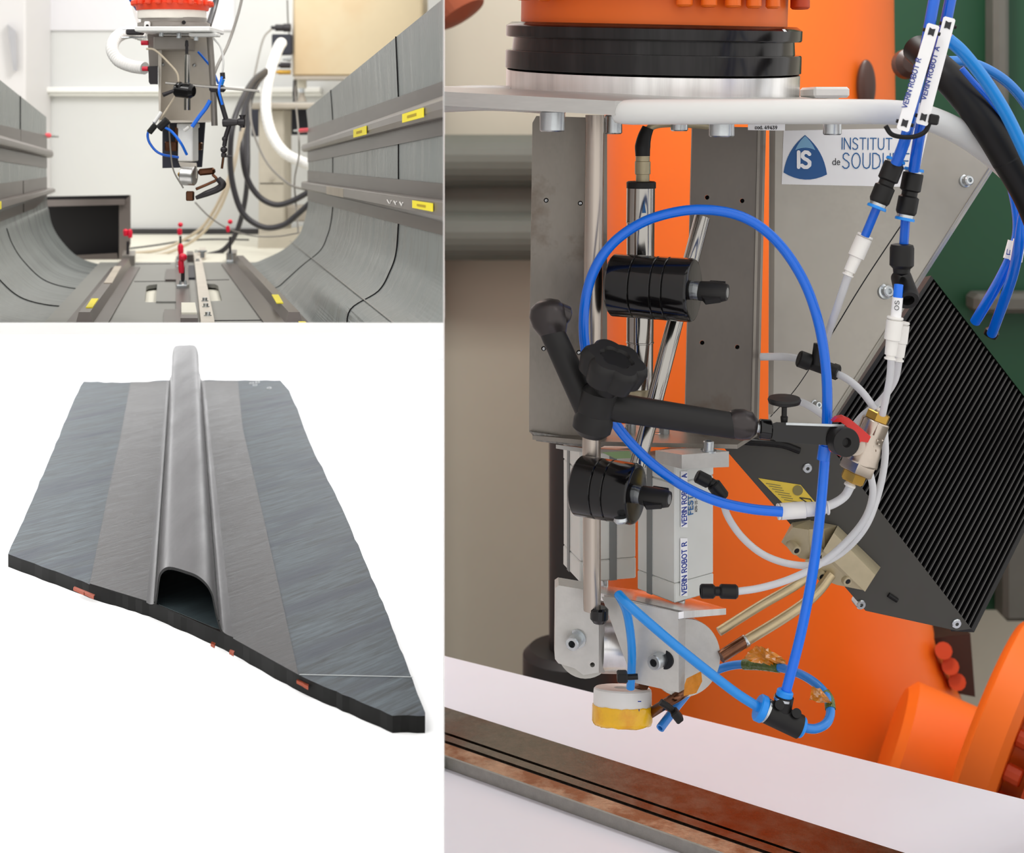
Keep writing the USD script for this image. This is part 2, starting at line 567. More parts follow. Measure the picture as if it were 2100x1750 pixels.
def sheet(rows):
    rows = [np.asarray(r) for r in rows]; n = len(rows[0]); f = []
    for k in range(len(rows) - 1):
        for i in range(n - 1):
            a, b = k * n + i, (k + 1) * n + i
            f += [[a, a + 1, b + 1], [a, b + 1, b]]
    return tm(np.vstack(rows), f)


st_ = smp.add('stringer', cat(sheet(outer), sheet([ni + (fi - ni) * t for t in np.linspace(0, 1, steps)]), sheet([fo, fi])), 'composite_stringer', sm=50)
smp.add('cut_rim', sheet([no, ni]), 'composite_edge', on=st_, label='dark cut rim of the stringer')
# seam lines along the stringer's feet
for u in (2, -3):
    i = u * 4
    smp.add('seam', tube([no[i] + [0, 0, .0004], fo[i] + [0, 0, .0004]], .0006, n=6), 'composite_edge', on=st_)
# flakes of copper mesh along the lower edge
for (x, y, w) in ((150, 1206, 22), (172, 1215, 20), (432, 1320, 8), (470, 1336, 9), (608, 1396, 16), (622, 1404, 10)):
    A_, B_ = S2(x, y - 12), S2(x + w, y - 12 + w * .43)
    c0 = P(x, y, A_[1] - .002); c1 = P(x + w, y + w * .42, B_[1] - .002)
    smp.add('copper_flake', hull([c0, c1, c0 + [0, 0, -.002], c1 + [0, 0, -.0025], c0 + [0, .004, 0], c1 + [0, .004, 0]]), 'copper_tape', label='scrap of copper mesh')
# small bored pits near the far right corner, scribed line
for (x, y) in ((516, 786), (523, 790), (552, 796), (528, 784)):
    c0 = S2(x, y, .0003)
    t = np.arange(20) * 2 * math.pi / 20
    r = .0026
    smp.add('chalk_ring', tube([c0 + [r * math.cos(q), r * 2.2 * math.sin(q), 0] for q in np.linspace(0, 2 * math.pi, 21)], .00045, n=6, smooth=False), 'chalk_grey')
smp.add('scribed_line', tube([S2(614, 1384, .0002), S2(846, 1389, .0002)], .00032, n=6), 'chalk_grey', label='pale scribed line')
smp.done()
# ================================================================== robot cell (right)
M('orange', C(236, 108, 26), .42, var=.05, vs=3, spec=.4)
M('orange_dark', C(190, 62, 12), .5, var=.08)
M('brown_plastic', C(58, 34, 26), .4)
M('green_sheet', C(10, 68, 40), .55, var=.08, vs=3)
M('grey_post', C(92, 92, 86), .6)
M('shadow_band_grey', C(98, 101, 94), .6, var=.05)  # tone of the shadow bands on the back wall, put into colour
M('black_post', C(22, 20, 21), .5)
M('table_plastic', C(208, 207, 216), .35, var=.02, vs=4, sss=.0, spec=.4)
M('steel_bar', C(98, 92, 83), .3, 1., var=.2, vs=60, st=(1, 1, 1), bump=.06, bs=400, rvar=.08, col2=C(92, 56, 36), c2=(.5, .7), c2s=7)
M('rust_edge', C(150, 122, 98), .5, .55, var=.3, vs=70, st=(1, 1, 1), bump=.2, bs=300, col2=C(118, 74, 44), c2=(.45, .6), c2s=30)
M('bar_side', C(150, 148, 142), .42, .7, var=.1, vs=120, bump=.06, bs=600)
M('groove_dark', C(50, 44, 40), .5, .4)
M('black_anodised', C(34, 32, 33), .16, .4, var=.7, vs=70, st=(1, 1, .02), spec=.5)  # vertical streak reflections painted into the base colour
M('machined_alu', C(238, 237, 236), .27, 1., var=.28, vs=60, st=(1, 1, .02))  # colour streaks stand in for reflections on the bright metal
M('plate_alu', C(190, 189, 186), .45, .55, var=.05, vs=60, st=(1, 1, 5))
M('hose_white', C(228, 230, 228), .35, var=.02, sss=.15)
M('rolled_steel', C(142, 136, 128), .42, .65, var=.24, vs=22, st=(1, 1, .5), bump=.03, bs=120, rvar=.1, col2=C(104, 88, 74), c2=(.6, .75), c2s=16)
M('rolled_steel_dark', C(112, 106, 100), .45, .65, var=.2, vs=22, st=(1, 1, .5), bump=.03, bs=120, rvar=.1, col2=C(96, 80, 68), c2=(.6, .75), c2s=16)  # same recipe as rolled_steel in a darker tone, for the right upright
M('steel_rough_edge', C(140, 138, 134), .5, .7, var=.35, vs=160, st=(1, 1, .3), bump=.5)
M('zinc', C(200, 205, 208), .28, 1., var=.08, vs=120)
M('socket_dark', C(30, 32, 36), .5, .5)
M('ground_steel', C(188, 178, 168), .3, 1., var=.04, vs=60, st=(1, 1, .1))
M('chrome', C(172, 169, 164), .12, 1., var=.02)
M('black_gloss', C(12, 11, 12), .13, .0, spec=.5)
M('black_matt', C(30, 29, 29), .5, spec=.35, var=.12, vs=60)
M('gunmetal', C(64, 59, 59), .3, .5, var=.08)
M('black_rubber', C(20, 19, 19), .45, spec=.35)
M('black_box', C(60, 58, 54), .5, var=.06, vs=20)
M('fin_black', C(18, 17, 18), .45, spec=.3)
M('fin_highlight', C(84, 82, 80), .45, .3)  # lighter tone that paints the highlight along each fin
M('anod_alu', C(214, 216, 212), .42, .2, var=.03, vs=20)
M('anod_slot', C(128, 132, 132), .5, .4)
M('cast_alu', C(200, 198, 193), .4, .4, var=.08, vs=60, bump=.04, bs=300)
M('sheet_alu', C(172, 167, 158), .4, .6, var=.1, vs=9, rvar=.1, col2=C(190, 186, 178), c2=(.45, .75), c2s=5)
M('sheet_edge', C(205, 202, 192), .35, .6)
M('blue_tube', C(4, 112, 236), .22, spec=.6, var=.02)
M('cyan_tube', C(22, 140, 226), .25, spec=.6, var=.02)
M('mid_blue_tube', C(40, 128, 214), .25, spec=.6, var=.02)
M('deep_blue_tube', C(14, 98, 212), .22, spec=.6, var=.02)
M('cyan_collar', C(20, 140, 235), .35)
M('milky_tube', C(214, 216, 220), .3, var=.02, sss=.2)
M('white_plastic', C(236, 234, 230), .4, var=.01)
M('label_white', C(246, 246, 248), .5, var=0.)
M('ink_blue', C(42, 62, 150), .6, var=0.)
M('ink_black', C(40, 40, 44), .6, var=0.)
M('logo_blue', C(12, 84, 148), .4, var=.1, vs=6)
M('logo_pale', C(120, 170, 205), .4, var=0.)
M('print_blue', C(30, 98, 158), .5, var=0.)
M('brass', C(206, 164, 78), .32, .8, var=.06)
M('nickel', C(196, 184, 172), .24, 1., var=.06, vs=80)
M('red_lever', C(214, 34, 26), .3, spec=.6)
M('champagne', C(186, 174, 144), .42, .45, var=.08, vs=60)
M('brass_tube', C(196, 178, 142), .34, .7, var=.08, vs=80)
M('copper', C(120, 82, 62), .25, 1., var=.2, vs=90)
M('ceramic', C(236, 236, 234), .5, var=.02, bump=.05, bs=400)
M('amber_wrap', C(250, 192, 22), .28, var=.12, vs=50, bump=.25, bs=160, coat=.3, col2=C(238, 166, 14), c2s=40)
M('kapton', C(222, 140, 26), .22, var=.25, vs=90, bump=.35, bs=140, trans=.25, spec=.4)
M('kapton_dark', C(70, 92, 26), .15, var=.4, vs=120, bump=.8, bs=200, spec=.8)
M('yellow_sticker', C(226, 196, 66), .5, var=.02)
M('sticker_grey', C(128, 118, 70), .5)
M('green_tag', C(150, 178, 126), .6)

M('cover_brown', C(150, 84, 58), .6)
TD = 1.2      # working depth of the tool
UP = unit([.02, -.06, 1])

# ---- background: shadow bands built as bars, post, robot body, green sheet
single('shadow_bands', clip_right(cat(lathe(P(560, 330, 3.35), [1, 0, 0], [(0, .06), (1.25, .06)], 24), lathe(P(560, 485, 3.35), [1, 0, 0], [(0, .055), (1.25, .055)], 24), abox(P(560, 0, 3.4)[0], P(1700, 0, 3.4)[0], 3.36, 3.49, P(0, 505, 3.4)[2], P(0, 300, 3.4)[2], .02))), 'shadow_band_grey', 'pair of dark grey green round bars standing in for shadow bands on the grey back wall', 'pipe')  # added bars: wall shadows put into shape and colour
t = Thing('stand_post', 'black round post on a wide foot behind the white bench', 'post')
pd = 2.2
t.add('post', cyl(P(1184, 880, pd), P(1184, 1345, pd), K(58, pd), n=28), 'black_post')
t.add('foot', cyl(P(1170, 1328, pd), [P(1170, 0, pd)[0], pd, .0], K(98, pd), n=32, bev=.01), 'black_post')
t.done()

body = Thing('industrial_robot', 'big orange robot arm rising behind the tool', 'robot arm')


def ell(y, xl, xr, d, dep, n=44):
    a = P(xl, y, d); b = P(xr, y, d); c = (a + b) / 2; rx = (b[0] - a[0]) / 2
    t = np.arange(n) * 2 * math.pi / n
    return np.stack([c[0] + rx * np.cos(t), c[1] + dep * np.sin(t), np.full(n, c[2])], 1)


bd = 2.5
body.add('upper_arm', loft([ell(*q, bd, .2) for q in ((-420, 1238, 1822), (200, 1240, 1830), (600, 1240, 1832), (900, 1240, 1850), (1150, 1238, 1880), (1300, 1238, 1912), (1400, 1240, 1960), (1560, 1240, 2000), (1900, 1240, 2020))]), 'orange')
em = trimesh.creation.icosphere(3, 1.0); em.vertices = em.vertices * [.0155, .01, .042] + P(1776, 176, 2.335)
body.add('slot', em, 'brown_plastic', label='dark oval slot')
# lower joint drum and bolted ring
ax = unit([.9, -.25, -.32])
dc = P(1905, 1560, 2.2)
body.add('drum', lathe(dc - ax * .06, ax, [(0, .0), (0, .085), (.012, .1), (.25, .1)], 44), 'orange')
ax2 = unit([.82, -.5, -.30])
rc = P(2065, 1492, 2.0)
ring = body.add('flange_ring', lathe(rc - ax2 * .03, ax2, [(0, 0), (0, .135), (.01, .15), (.045, .15), (.055, .14), (.055, 0)], 48), 'orange')
_, u2, w2 = frame(ax2)
for k in range(16):
    q = k * 2 * math.pi / 16
    c0 = rc + ax2 * .025 + (u2 * math.cos(q) + w2 * math.sin(q)) * .118
    body.add('ring_bolt', cyl(c0, c0 + ax2 * .022, .012, n=10, bev=.002), 'orange_dark', on=ring)
body.add('ring_face', lathe(rc + ax2 * .0545, ax2, [(0, .09), (0, .138), (.002, .138), (.002, .09)], 48), 'orange_dark', on=ring, label='darker bolted face')
body.add('hub', lathe(rc + ax2 * .02, ax2, [(0, .095), (.09, .09), (.09, 0)], 32), 'orange')
hp = P(1945, 1345, 2.35)
for k in range(3):
    body.add('joint_bolt', cyl(P(1935 + k * 14, 1335 + k * 32, 2.43), P(1935 + k * 14, 1335 + k * 32, 2.40), .014, n=12), 'orange_dark')
body.add('link', loft([[P(x, y, 2.45) + np.array([0, o, 0]) for x, y in ((1905, 1310), (1990, 1300), (2000, 1430), (1950, 1420))] for o in (0, .1)]), 'brown_plastic')
body.done()

gs = Thing('green_screen_panel', 'dark green welding screen on grey frame bars behind the robot', 'screen')
gs.add('panel', abox(P(1740, 0, 3.2)[0], P(2300, 0, 3.2)[0], 3.2, 3.22, .5, 2.6), 'green_sheet')
gs.add('frame_bar', abox(P(2030, 0, 3.15)[0], P(2062, 0, 3.15)[0], 3.12, 3.19, P(0, 230, 3.15)[2], 2.6, .01), 'grey_post')
gs.add('frame_bar', abox(P(2050, 0, 3.15)[0], P(2300, 0, 3.15)[0], 3.12, 3.19, .5, P(0, 930, 3.15)[2], .01), 'grey_post')
gs.add('frame_bar', abox(P(1990, 0, 3.15)[0], P(2300, 0, 3.15)[0], 3.12, 3.19, P(0, 640, 3.15)[2], P(0, 600, 3.15)[2], .01), 'grey_post')
gs.done()
single('robot_cover', clip_right(lathe(P(905, -35, 2.8), [.5, -.2, -.8], [(0, 0), (.002, .07), (.04, .075), (.075, .05), (.085, 0)], 28)), 'cover_brown', 'brownish orange rounded cover at the upper left of the robot cell', 'cover')
single('hanging_knob', lathe(P(1862, 131, 1.9), [.2, -1, .1], [(-.02, .0), (-.018, .012), (-.008, .0195), (.004, .0195), (.012, .013), (.015, 0)], 24), 'brown_plastic', 'round dark brown knob between the robot arm and blue tubes', 'knob')

# ---- bench and steel bar
tl, tr = P(910, 1345, 1.65), P(2100, 1640, 1.307)
tz = (tl[2] + tr[2]) / 2
h1 = CAMZ - tz


def T3(x, y, lift=0.):
    return P(x, y, (h1 - lift) * F / (y - CY))


ta, tb = T3(905, 1344), T3(2160, 1655)
dirb = unit([tb[0] - ta[0], tb[1] - ta[1], 0]); nb = np.array([dirb[1], -dirb[0], 0])
ta = ta - dirb * .3; tb = tb + dirb * .3
ring4 = [ta, tb, tb + nb * 1.0, ta + nb * 1.0]
bench = Thing('work_bench', 'white plastic topped work bench under the robot tool', 'bench')
bench.add('bench_top', clip_right(hull([q + [0, 0, o] for q in ring4 for o in (0, -.03)])), 'table_plastic', sm=False)
for q in (ta + nb * .12 + dirb * .5, tb + nb * .12 - dirb * .1, ta + nb * .9 + dirb * .9, tb + nb * .9 - dirb * .1):
    bench.add('leg', abox(q[0] - .03, q[0] + .03, q[1] - .03, q[1] + .03, 0, tz - .03), 'anod_alu')
bench.done()

BT = .012
lines = [((905, 1448), (1850, 1748)), ((905, 1499), (1750, 1786)), ((905, 1504), (1735, 1786)), ((905, 1516), (1700, 1790)), ((905, 1522), (1680, 1790)), ((905, 1546), (1560, 1776))]


def T3l(p, q):
    a, b = T3(*p, BT), T3(*q, BT)
    v = unit(b - a); return a - v * .1, b + v * .25


ls = [T3l(*q) for q in lines]
bar = Thing('steel_bar', 'rusty grooved flat steel bar lying on the white bench', 'steel bar')


def strip(i, j, up=0., down=BT):
    return clip_right(hull([p + [0, 0, o] for k in (i, j) for p in ls[k] for o in (up, -down + .0002)]))


e0 = bar.add('back_strip', strip(0, 1), 'steel_bar', sm=False)
bar.add('groove', strip(1, 2, -.0025), 'groove_dark', label='dark groove', sm=False)
bar.add('middle_strip', strip(2, 3), 'steel_bar', sm=False)
bar.add('groove', strip(3, 4, -.002), 'groove_dark', sm=False)
bar.add('front_strip', strip(4, 5), 'rust_edge', label='rust stained front strip', sm=False)
fa, fb = ls[5]; fn = np.array([-(fb - fa)[1], (fb - fa)[0], 0]); fn = fn / np.linalg.norm(fn); fn = fn if fn[1] < 0 else -fn
bar.add('front_face', clip_right(hull([p + fn * o + [0, 0, z] for p in (fa, fb) for o, z in ((0, 0), (.0012, -.0008), (.0012, -BT + .0002), (0, -BT + .0002))])), 'bar_side', label='pale sawn front face', sm=False)
bar.done()

# ---- robot wrist and flange
w = Thing('robot_wrist', 'orange robot wrist with a row of cast lugs above black ring', 'robot wrist')
fc = P(1338, 100, 1.24); R0 = K(301, 1.24)


def onax(y):   # point on the flange axis seen at about row y
    return fc + UP * ((100 - y) / F * 1.24)


w.add('wrist_body', lathe(onax(62), UP, [(0, R0 * .9), (.05, R0 * .9), (.06, R0 * .84), (.35, R0 * .84), (.35, 0)], 64), 'orange')
w.add('collar', lathe(onax(-8), UP, [(0, R0 * .5), (0, R0 * .98), (.012, R0 * 1.02), (.3, R0 * 1.02), (.3, 0)], 64), 'orange')
_, uu, ww = frame(UP)
for x, wd in ((1367, 34), (1413, 34), (1460, 34), (1503, 32), (1545, 30), (1620, 40), (1072, 34), (1110, 30), (1140, 20)):
    px = (x - 1338) * 1.0
    yy = -math.sqrt(max(0, (R0 * .99) ** 2 - K(px, 1.24) ** 2))
    c0 = np.array([onax(6)[0] + K(px, 1.24), fc[1] + yy, onax(6 if x > 1200 else 2)[2] - K(px, 1.24) * .02 - yy * .06 * 0])
    zt = P(x, {1072: 0, 1110: 2, 1140: -4}.get(x, 14 + (x - 1367) * .02), c0[1])[2]
    w.add('cast_lug', cyl([c0[0], c0[1], zt], [c0[0], c0[1], zt + .05], K(wd / 2, c0[1]), K(wd / 2 * .85, c0[1]), n=14, bev=.0015), 'orange' if x < 1600 else 'orange_dark')
w.done()

fl = Thing('tool_flange', 'black grooved ring with bright aluminium adapter under the orange wrist', 'tool flange')
sc_ = 1.24 / F
pf = lambda *q: [((100 - y) * sc_, r * sc_) for y, r in q]
fl.add('black_ring', lathe(fc, UP, pf((146, 0), (146, 296), (143, 301), (110, 301), (107, 299), (106, 288), (81, 286), (80, 299), (77, 301), (58, 301), (50, 290), (48, 240), (48, 0)), 96), 'black_anodised')
fl.add('adapter', lathe(fc, UP, pf((204, 0), (204, 299), (148, 299), (147, 298), (146.5, 0)), 96), 'machined_alu', label='bright turned aluminium adapter')
x, y, z = P(1585, 62, 1.11)
fl.add('index_mark', hull([P(1604, 60, 1.112), P(1610, 60, 1.112), P(1614, 65, 1.112), P(1608, 65, 1.112)] + [P(1604, 60, 1.114), P(1614, 65, 1.114)]), 'label_white')
fl.done()

tp = Thing('mounting_plate', 'grey aluminium mounting plate bolted under the flange adapter', 'plate')
topr = [(800, 178, 1.10), (912, 188, 1.075), (1261, 207, 1.05), (1290, 206, 1.06), (1640, 202, 1.15), (1720, 199, 1.3), (1400, 190, 1.4), (900, 176, 1.3)]
th_ = K(29, 1.07)
tp.add('plate', clip_right(hull([P(*q) - [0, 0, o] for q in topr for o in (0, th_)])), 'plate_alu', sm=25)
tp.add('side_block', box(P(1690, 190, 1.22), XYZ, [K(36, 1.22), .03, K(11, 1.22)], .002), 'white_plastic', label='white plastic end block')
for x, y0, y1, r, d in ((1133, 228, 270, 26, 1.11), (1258, 236, 275, 18, 1.16), (1393, 245, 269, 18, 1.18), (1480, 245, 281, 26, 1.1), (1707, 240, 277, 19, 1.16)):
    b_ = tp.add('bolt', cyl(P(x, y0, d), P(x, y1, d), K(r, d), n=24, bev=.001), 'zinc')
tp.done()

# ---- white hoses
hh = Thing('guard_hose', 'thick milky white guard hose in front of the mounting plate edge', 'hose')
hh.add('hose', ptube([(1262, 232, 1.06), (1300, 230, 1.055), (1500, 229, 1.05), (1700, 229, 1.06), (1840, 231, 1.08), (1905, 243, 1.1), (1970, 272, 1.13), (2030, 312, 1.16), (2075, 352, 1.19)], [20, 26, 26, 26, 26, 27, 28, 29, 29], n=24), 'hose_white')
hh.done()
single('guard_hose', ptube([(850, 205, 1.24), (911, 204, 1.22), (1000, 201, 1.22), (1090, 205, 1.22), (1150, 212, 1.24)], 26, n=20), 'hose_white', 'white hose behind the left end of the mounting plate', 'hose', clip=clip_right)

# ---- bracket
br_ = Thing('tool_bracket', 'bare steel welded bracket with two upright plates', 'bracket')
ld = 1.2
hl = [circ(x, y, 5, 12) for x, y in ((1120, 411), (1190, 417), (1115, 715), (1187, 723))]
br_.add('upright', prism([(1100, 238), (1245, 242), (1245, 905), (1225, 915), (1100, 898), (1085, 886), (1086, 700), (1090, 400), (1092, 252)], ld, .006, holes=hl), 'rolled_steel')
for x, y in ((1120, 411), (1190, 417), (1115, 715), (1187, 723)):
    br_.add('screw', lathe(P(x, y, ld + .001), [0, -1, 0], [(-.003, K(5)), (.0, K(4.6)), (.0012, K(3)), (.0016, 0)], 14), 'zinc', on=0)
br_.add('burnt_edge', clip_right(hull([P(1086, 884, ld), P(1100, 905, ld - .004), P(1225, 921, ld - .004), P(1240, 915, ld), P(1228, 906, ld - .005), P(1092, 886, ld - .004)])), 'steel_rough_edge', label='torch cut lower edge')
hr = [circ(x, y, 4.6, 12) for x, y in ((1450, 405), (1522, 412), (1440, 703), (1512, 712))]
rd_ = 1.235
ri = br_.add('upright', prism([(1420, 258), (1566, 262), (1552, 884), (1405, 872)], rd_, .006, holes=hr), 'rolled_steel_dark')
for x, y in ((1450, 405), (1522, 412), (1440, 703), (1512, 712)):
    br_.add('hole', lathe(P(x, y, rd_ + .004), [0, -1, 0], [(0, K(4.5)), (.001, 0)], 12), 'socket_dark', on=ri)
br_.add('bent_flange', hull([P(1554, 262, rd_ - .001), P(1571, 262, rd_ + .002), P(1571, 262, rd_ + .03), P(1556, 884, rd_ + .002), P(1540, 884, rd_ - .001), P(1556, 884, rd_ + .03)]), 'rolled_steel')
bp = [(1092, 893, 1.196), (1228, 906, 1.188), (1512, 912, 1.19), (1556, 884, 1.23), (1546, 873, 1.25), (1100, 868, 1.25)]
br_.add('base_plate', hull([P(*q) - [0, 0, o] for q in bp for o in (0, .0035)]), 'rolled_steel', sm=25)


def socket_bolt(T, x, y0, y1, r, d, mat='zinc', on=None):
    """Upright socket head screw on a washer: head between rows y0 and y1."""
    b = T.add('bolt', lathe(P(x, y1, d), UP, [(0, 0), (0, K(r * 1.5, d)), (K(3, d), K(r * 1.5, d)), (K(3, d), K(r, d)), (K(y1 - y0 - 2, d), K(r, d)), (K(y1 - y0, d), K(r * .85, d)), (K(y1 - y0, d), K(r * .5, d)), (K(y1 - y0 - 6, d), K(r * .5, d)), (K(y1 - y0 - 6, d), 0)], 24), mat, on=on)
    return b


for x, y0, y1, r in ((1293, 866, 890, 11), (1274, 876, 898, 9), (1347, 887, 905, 11), (1362, 874, 894, 11)):
    socket_bolt(br_, x, y0, y1, r, 1.215)
br_.done()

# ---- front guide rod with end cap
gr = Thing('guide_rod', 'long upright brushed steel rod in front of the bracket', 'rod')
rd = 1.15
gr.add('rod', tube([P(1220, 236, rd), P(1215, 700, rd), P(1213, 900, rd), P(1214, 1236, rd), P(1214, 1252, rd)], [K(19.5, rd), K(19.5, rd), K(19, rd), K(18, rd), K(17, rd)], n=28, smooth=False), 'ground_steel')
gr.add('end_cap', lathe(P(1229, 1246, rd - .004), [0, 0, -1], [(0, 0), (0, K(14)), (K(4), K(18)), (K(22), K(18)), (K(30), K(12)), (K(31), 0)], 24), 'black_gloss', label='glossy black end cap')
gr.done()

# ---- chrome sensor
se = Thing('sensor_probe', 'chrome cylindrical laser probe with black top cap and grey plug', 'sensor')
sd = 1.19
b0 = se.add('barrel', lathe(P(1312, 800, sd), [.005, 0, 1], [(0, 0), (0, K(27)), (K(95), K(27)), (K(96), K(28.5)), (K(98), K(28.5)), (K(99), K(27.5)), (K(340), K(28.5)), (K(341), K(29.5)), (K(343), K(29.5)), (K(344), K(29)), (K(418), K(29)), (K(418), 0)], 40), 'chrome')
se.add('top_cap', lathe(P(1315, 386, sd), [0, 0, 1], [(0, 0), (0, K(30)), (K(12), K(30)), (K(14), K(27)), (K(14), 0)], 32), 'black_matt', label='black top cap')
se.add('plug', lathe(P(1318, 372, sd), [0, 0, 1], [(0, K(14)), (K(14), K(14)), (K(15), K(16)), (K(40), K(16)), (K(41), K(14.5)), (K(52), K(14.5)), (K(54), 0)], 28), 'champagne', label='ribbed metal plug')
se.add('boot', ptube([(1318, 320, sd), (1318, 300, sd), (1322, 280, sd), (1329, 262, sd)], [15, 16, 14, 12], n=20), 'black_rubber', label='black cable boot')
se.add('lower_collar', cyl(P(1311, 824, sd), P(1311, 796, sd), K(30), n=28, bev=.001), 'champagne')
se.add('mark', hull([P(1317, 437, sd - .0125), P(1321, 410, sd - .0125), P(1325, 437, sd - .0125), P(1321, 411, sd - .0121), P(1317, 437, sd - .012), P(1325, 437, sd - .012)]), 'print_blue')
se.done()
t = Thing('signal_cable', 'grey signal cable from the probe to under the plate', 'cable')
t.add('cable', ptube([(1328, 268, sd), (1340, 258, sd), (1362, 254, sd), (1400, 254, sd), (1450, 258, sd + .02)], 8, n=14), 'champagne')
t.done()

# ---- slanted chrome rod
single('slanted_rod', tube([P(1308, 955, 1.15), P(1440, 446, 1.2)], K(16.5), n=28, smooth=False), 'chrome', 'slanted chrome rod between the two black clamps', 'rod')


def clamp(name, label, c, axis, r, L, cuts, knob_len, rot, d):
    t = Thing(name, label, 'clamp')
    a = unit(axis); p0 = P(*c, d) - a * L * .5
    pr = [(0, 0), (0, r * .93), (r * .07, r)]
    for q in cuts:
        pr += [(L * q - .0008, r), (L * q, r - .0009), (L * q + .0008, r)]
    pr += [(L - r * .12, r), (L - r * .04, r * .96), (L, r * .86), (L, 0)]
    t.add('clamp_body', lathe(p0, a, pr, 56), 'black_gloss')
    k0 = p0 + a * L
    t.add('shaft_ring', cyl(k0, k0 + a * .004, r * .3, n=24), 'zinc')
    kn = t.add('knob', lathe(k0 + a * .003, a, [(0, r * .26), (.001, r * .34), (knob_len * .45, r * .36), (knob_len * .8, r * .34), (knob_len, r * .28), (knob_len, 0)], 32, poly=lambda x: 1.0 - .22 * abs(math.sin(x)) ** 2, rot=rot), 'black_matt')
    t.add('knob_tip', lathe(k0 + a * (knob_len + .002), a, [(0, r * .16), (.0012, r * .16), (.0012, 0)], 20), 'zinc', on=kn)
    # wing of the knob
    _, u, w_ = frame(a)
    v = u * math.cos(rot) + w_ * math.sin(rot)
    n_ = np.cross(a, v)
    t.add('knob_wing', hull([k0 + a * x + v * y + n_ * s * r * .09 for s in (-1, 1) for x, y in ((knob_len * .3, -r * .3), (knob_len * .45, r * .42), (knob_len * .98, r * .42), (knob_len * .98, -r * .38), (knob_len * .5, -r * .52))]), 'black_matt', on=kn)
    return t


clamp('rod_clamp', 'upper glossy black cylindrical rod clamp with wing knob', (1340, 590), [1, -.42, -.02], K(61), K(165), (.3, .56, .7), K(56), .6, 1.13).done()
t = clamp('rod_clamp', 'lower glossy black rod clamp with wing knob on the brushed rod', (1246, 1005), [1, -.5, -.03], K(58), K(122), (.38, .58), K(58), .5, 1.13)
c0 = P(1272, 1062, 1.1)
t.add('stud', lathe(c0, [.05, 0, -1], [(0, K(12)), (K(6), K(13)), (K(10), K(10)), (K(10), 0)], 20), 'zinc', label='small bright stud underneath')
t.done()

# ---- articulated arm
am = Thing('articulated_arm', 'black jointed measuring arm with a star knob at its elbow', 'support arm')
ad = 1.09
j = am.add('top_joint', lathe(P(1122, 640, ad) + [0, .0, 0], [.3, .12, -1], [(-K(22), 0), (-K(21), K(16)), (-K(14), K(28)), (0, K(35)), (K(18), K(35)), (K(32), K(30)), (K(46), K(24))], 32), 'gunmetal', label='dull metal ball joint')
am.add('pivot_bolt', cyl(P(1140, 640, ad), P(1164, 650, ad + .004), K(20), n=24, bev=.002), 'gunmetal', on=j)
am.add('upper_arm', tube([P(1126, 668, ad), P(1205, 838, ad - .01)], [K(23), K(25)], n=28, smooth=False), 'black_matt')
am.add('elbow_hub', lathe(P(1215, 872, ad - .012), [.2, -.15, 1], [(-K(24), 0), (-K(20), K(24)), (-K(8), K(36)), (K(8), K(37)), (K(24), K(33)), (K(26), K(34)), (K(40), K(35)), (K(66), K(33)), (K(76), K(24)), (K(80), 0)], 36), 'black_matt')
am.add('forearm', tube([P(1240, 832, ad - .012), P(1508, 874, ad)], [K(27), K(24)], n=28, smooth=False), 'black_matt')
ka = unit([.3, -.38, .88])
kc = P(1256, 756, ad - .03)
lobe = lambda x: 1 - .17 * (1 - abs(math.cos(3 * x))) ** .9
kb = am.add('star_knob', lathe(kc - ka * K(26), ka, [(0, 0), (0, K(44)), (K(6), K(58)), (K(36), K(64)), (K(46), K(61)), (K(51), K(55)), (K(51), K(34)), (K(44), K(30)), (K(44), 0)], 72, poly=lobe, rot=.3), 'black_matt', label='six lobed black star knob')
am.add('knob_recess', lathe(kc + ka * K(19), ka, [(0, K(29)), (K(1), K(29)), (K(1), 0)], 32), 'black_rubber', on=kb)
am.add('knob_stem', cyl(kc - ka * K(20), P(1232, 822, ad - .015), K(22), n=24), 'black_rubber', on=kb)
e = am.add('end_joint', lathe(P(1496, 868, ad), [1, 0, -.12], [(0, K(23)), (K(8), K(27)), (K(24), K(29)), (K(40), K(26)), (K(50), K(16)), (K(54), 0)], 32), 'gunmetal', label='dull metal ball joint')
am.add('neck', tube([P(1545, 876, ad), P(1558, 878, ad)], K(9), n=16, smooth=False), 'zinc', on=e)
am.add('collar', cyl(P(1556, 880, ad), P(1582, 882, ad), K(19), n=28, bev=.001), 'black_gloss', on=e)
am.done()
jw = Thing('clip_holder', 'black dial holder block with thumb screw gripping the blue tube', 'holder')
jw.add('jaw', hull([P(x, y, dd) for x, y in ((1584, 869), (1592, 866), (1706, 870), (1712, 876), (1712, 910), (1704, 914), (1592, 906), (1584, 900)) for dd in (1.085, 1.1)]), 'black_gloss', sm=20)
jw.add('bright_edge', hull([P(x, y, dd) for x, y in ((1612, 867), (1732, 871), (1732, 876), (1612, 872)) for dd in (1.083, 1.086)]), 'zinc', label='bright top edge')
ts = jw.add('thumb_screw', lathe(P(1608, 868, 1.09), [0, -.06, 1], [(0, K(6)), (K(12), K(7)), (K(14), K(5)), (K(30), K(5)), (K(33), K(14)), (K(38), K(29)), (K(44), K(31)), (K(48), K(29)), (K(49), 0)], 32), 'black_matt', label='flat black thumb screw')
kx = unit([.25, -1, .05])
kn = jw.add('lock_knob', lathe(P(1720, 902, 1.088), kx, [(0, K(25)), (.002, K(27)), (.012, K(27)), (.013, K(26)), (.013, K(9)), (.010, K(7)), (.010, 0)], 36), 'black_matt', label='round lock knob with hex socket')
jw.done()

# ---- air cylinders


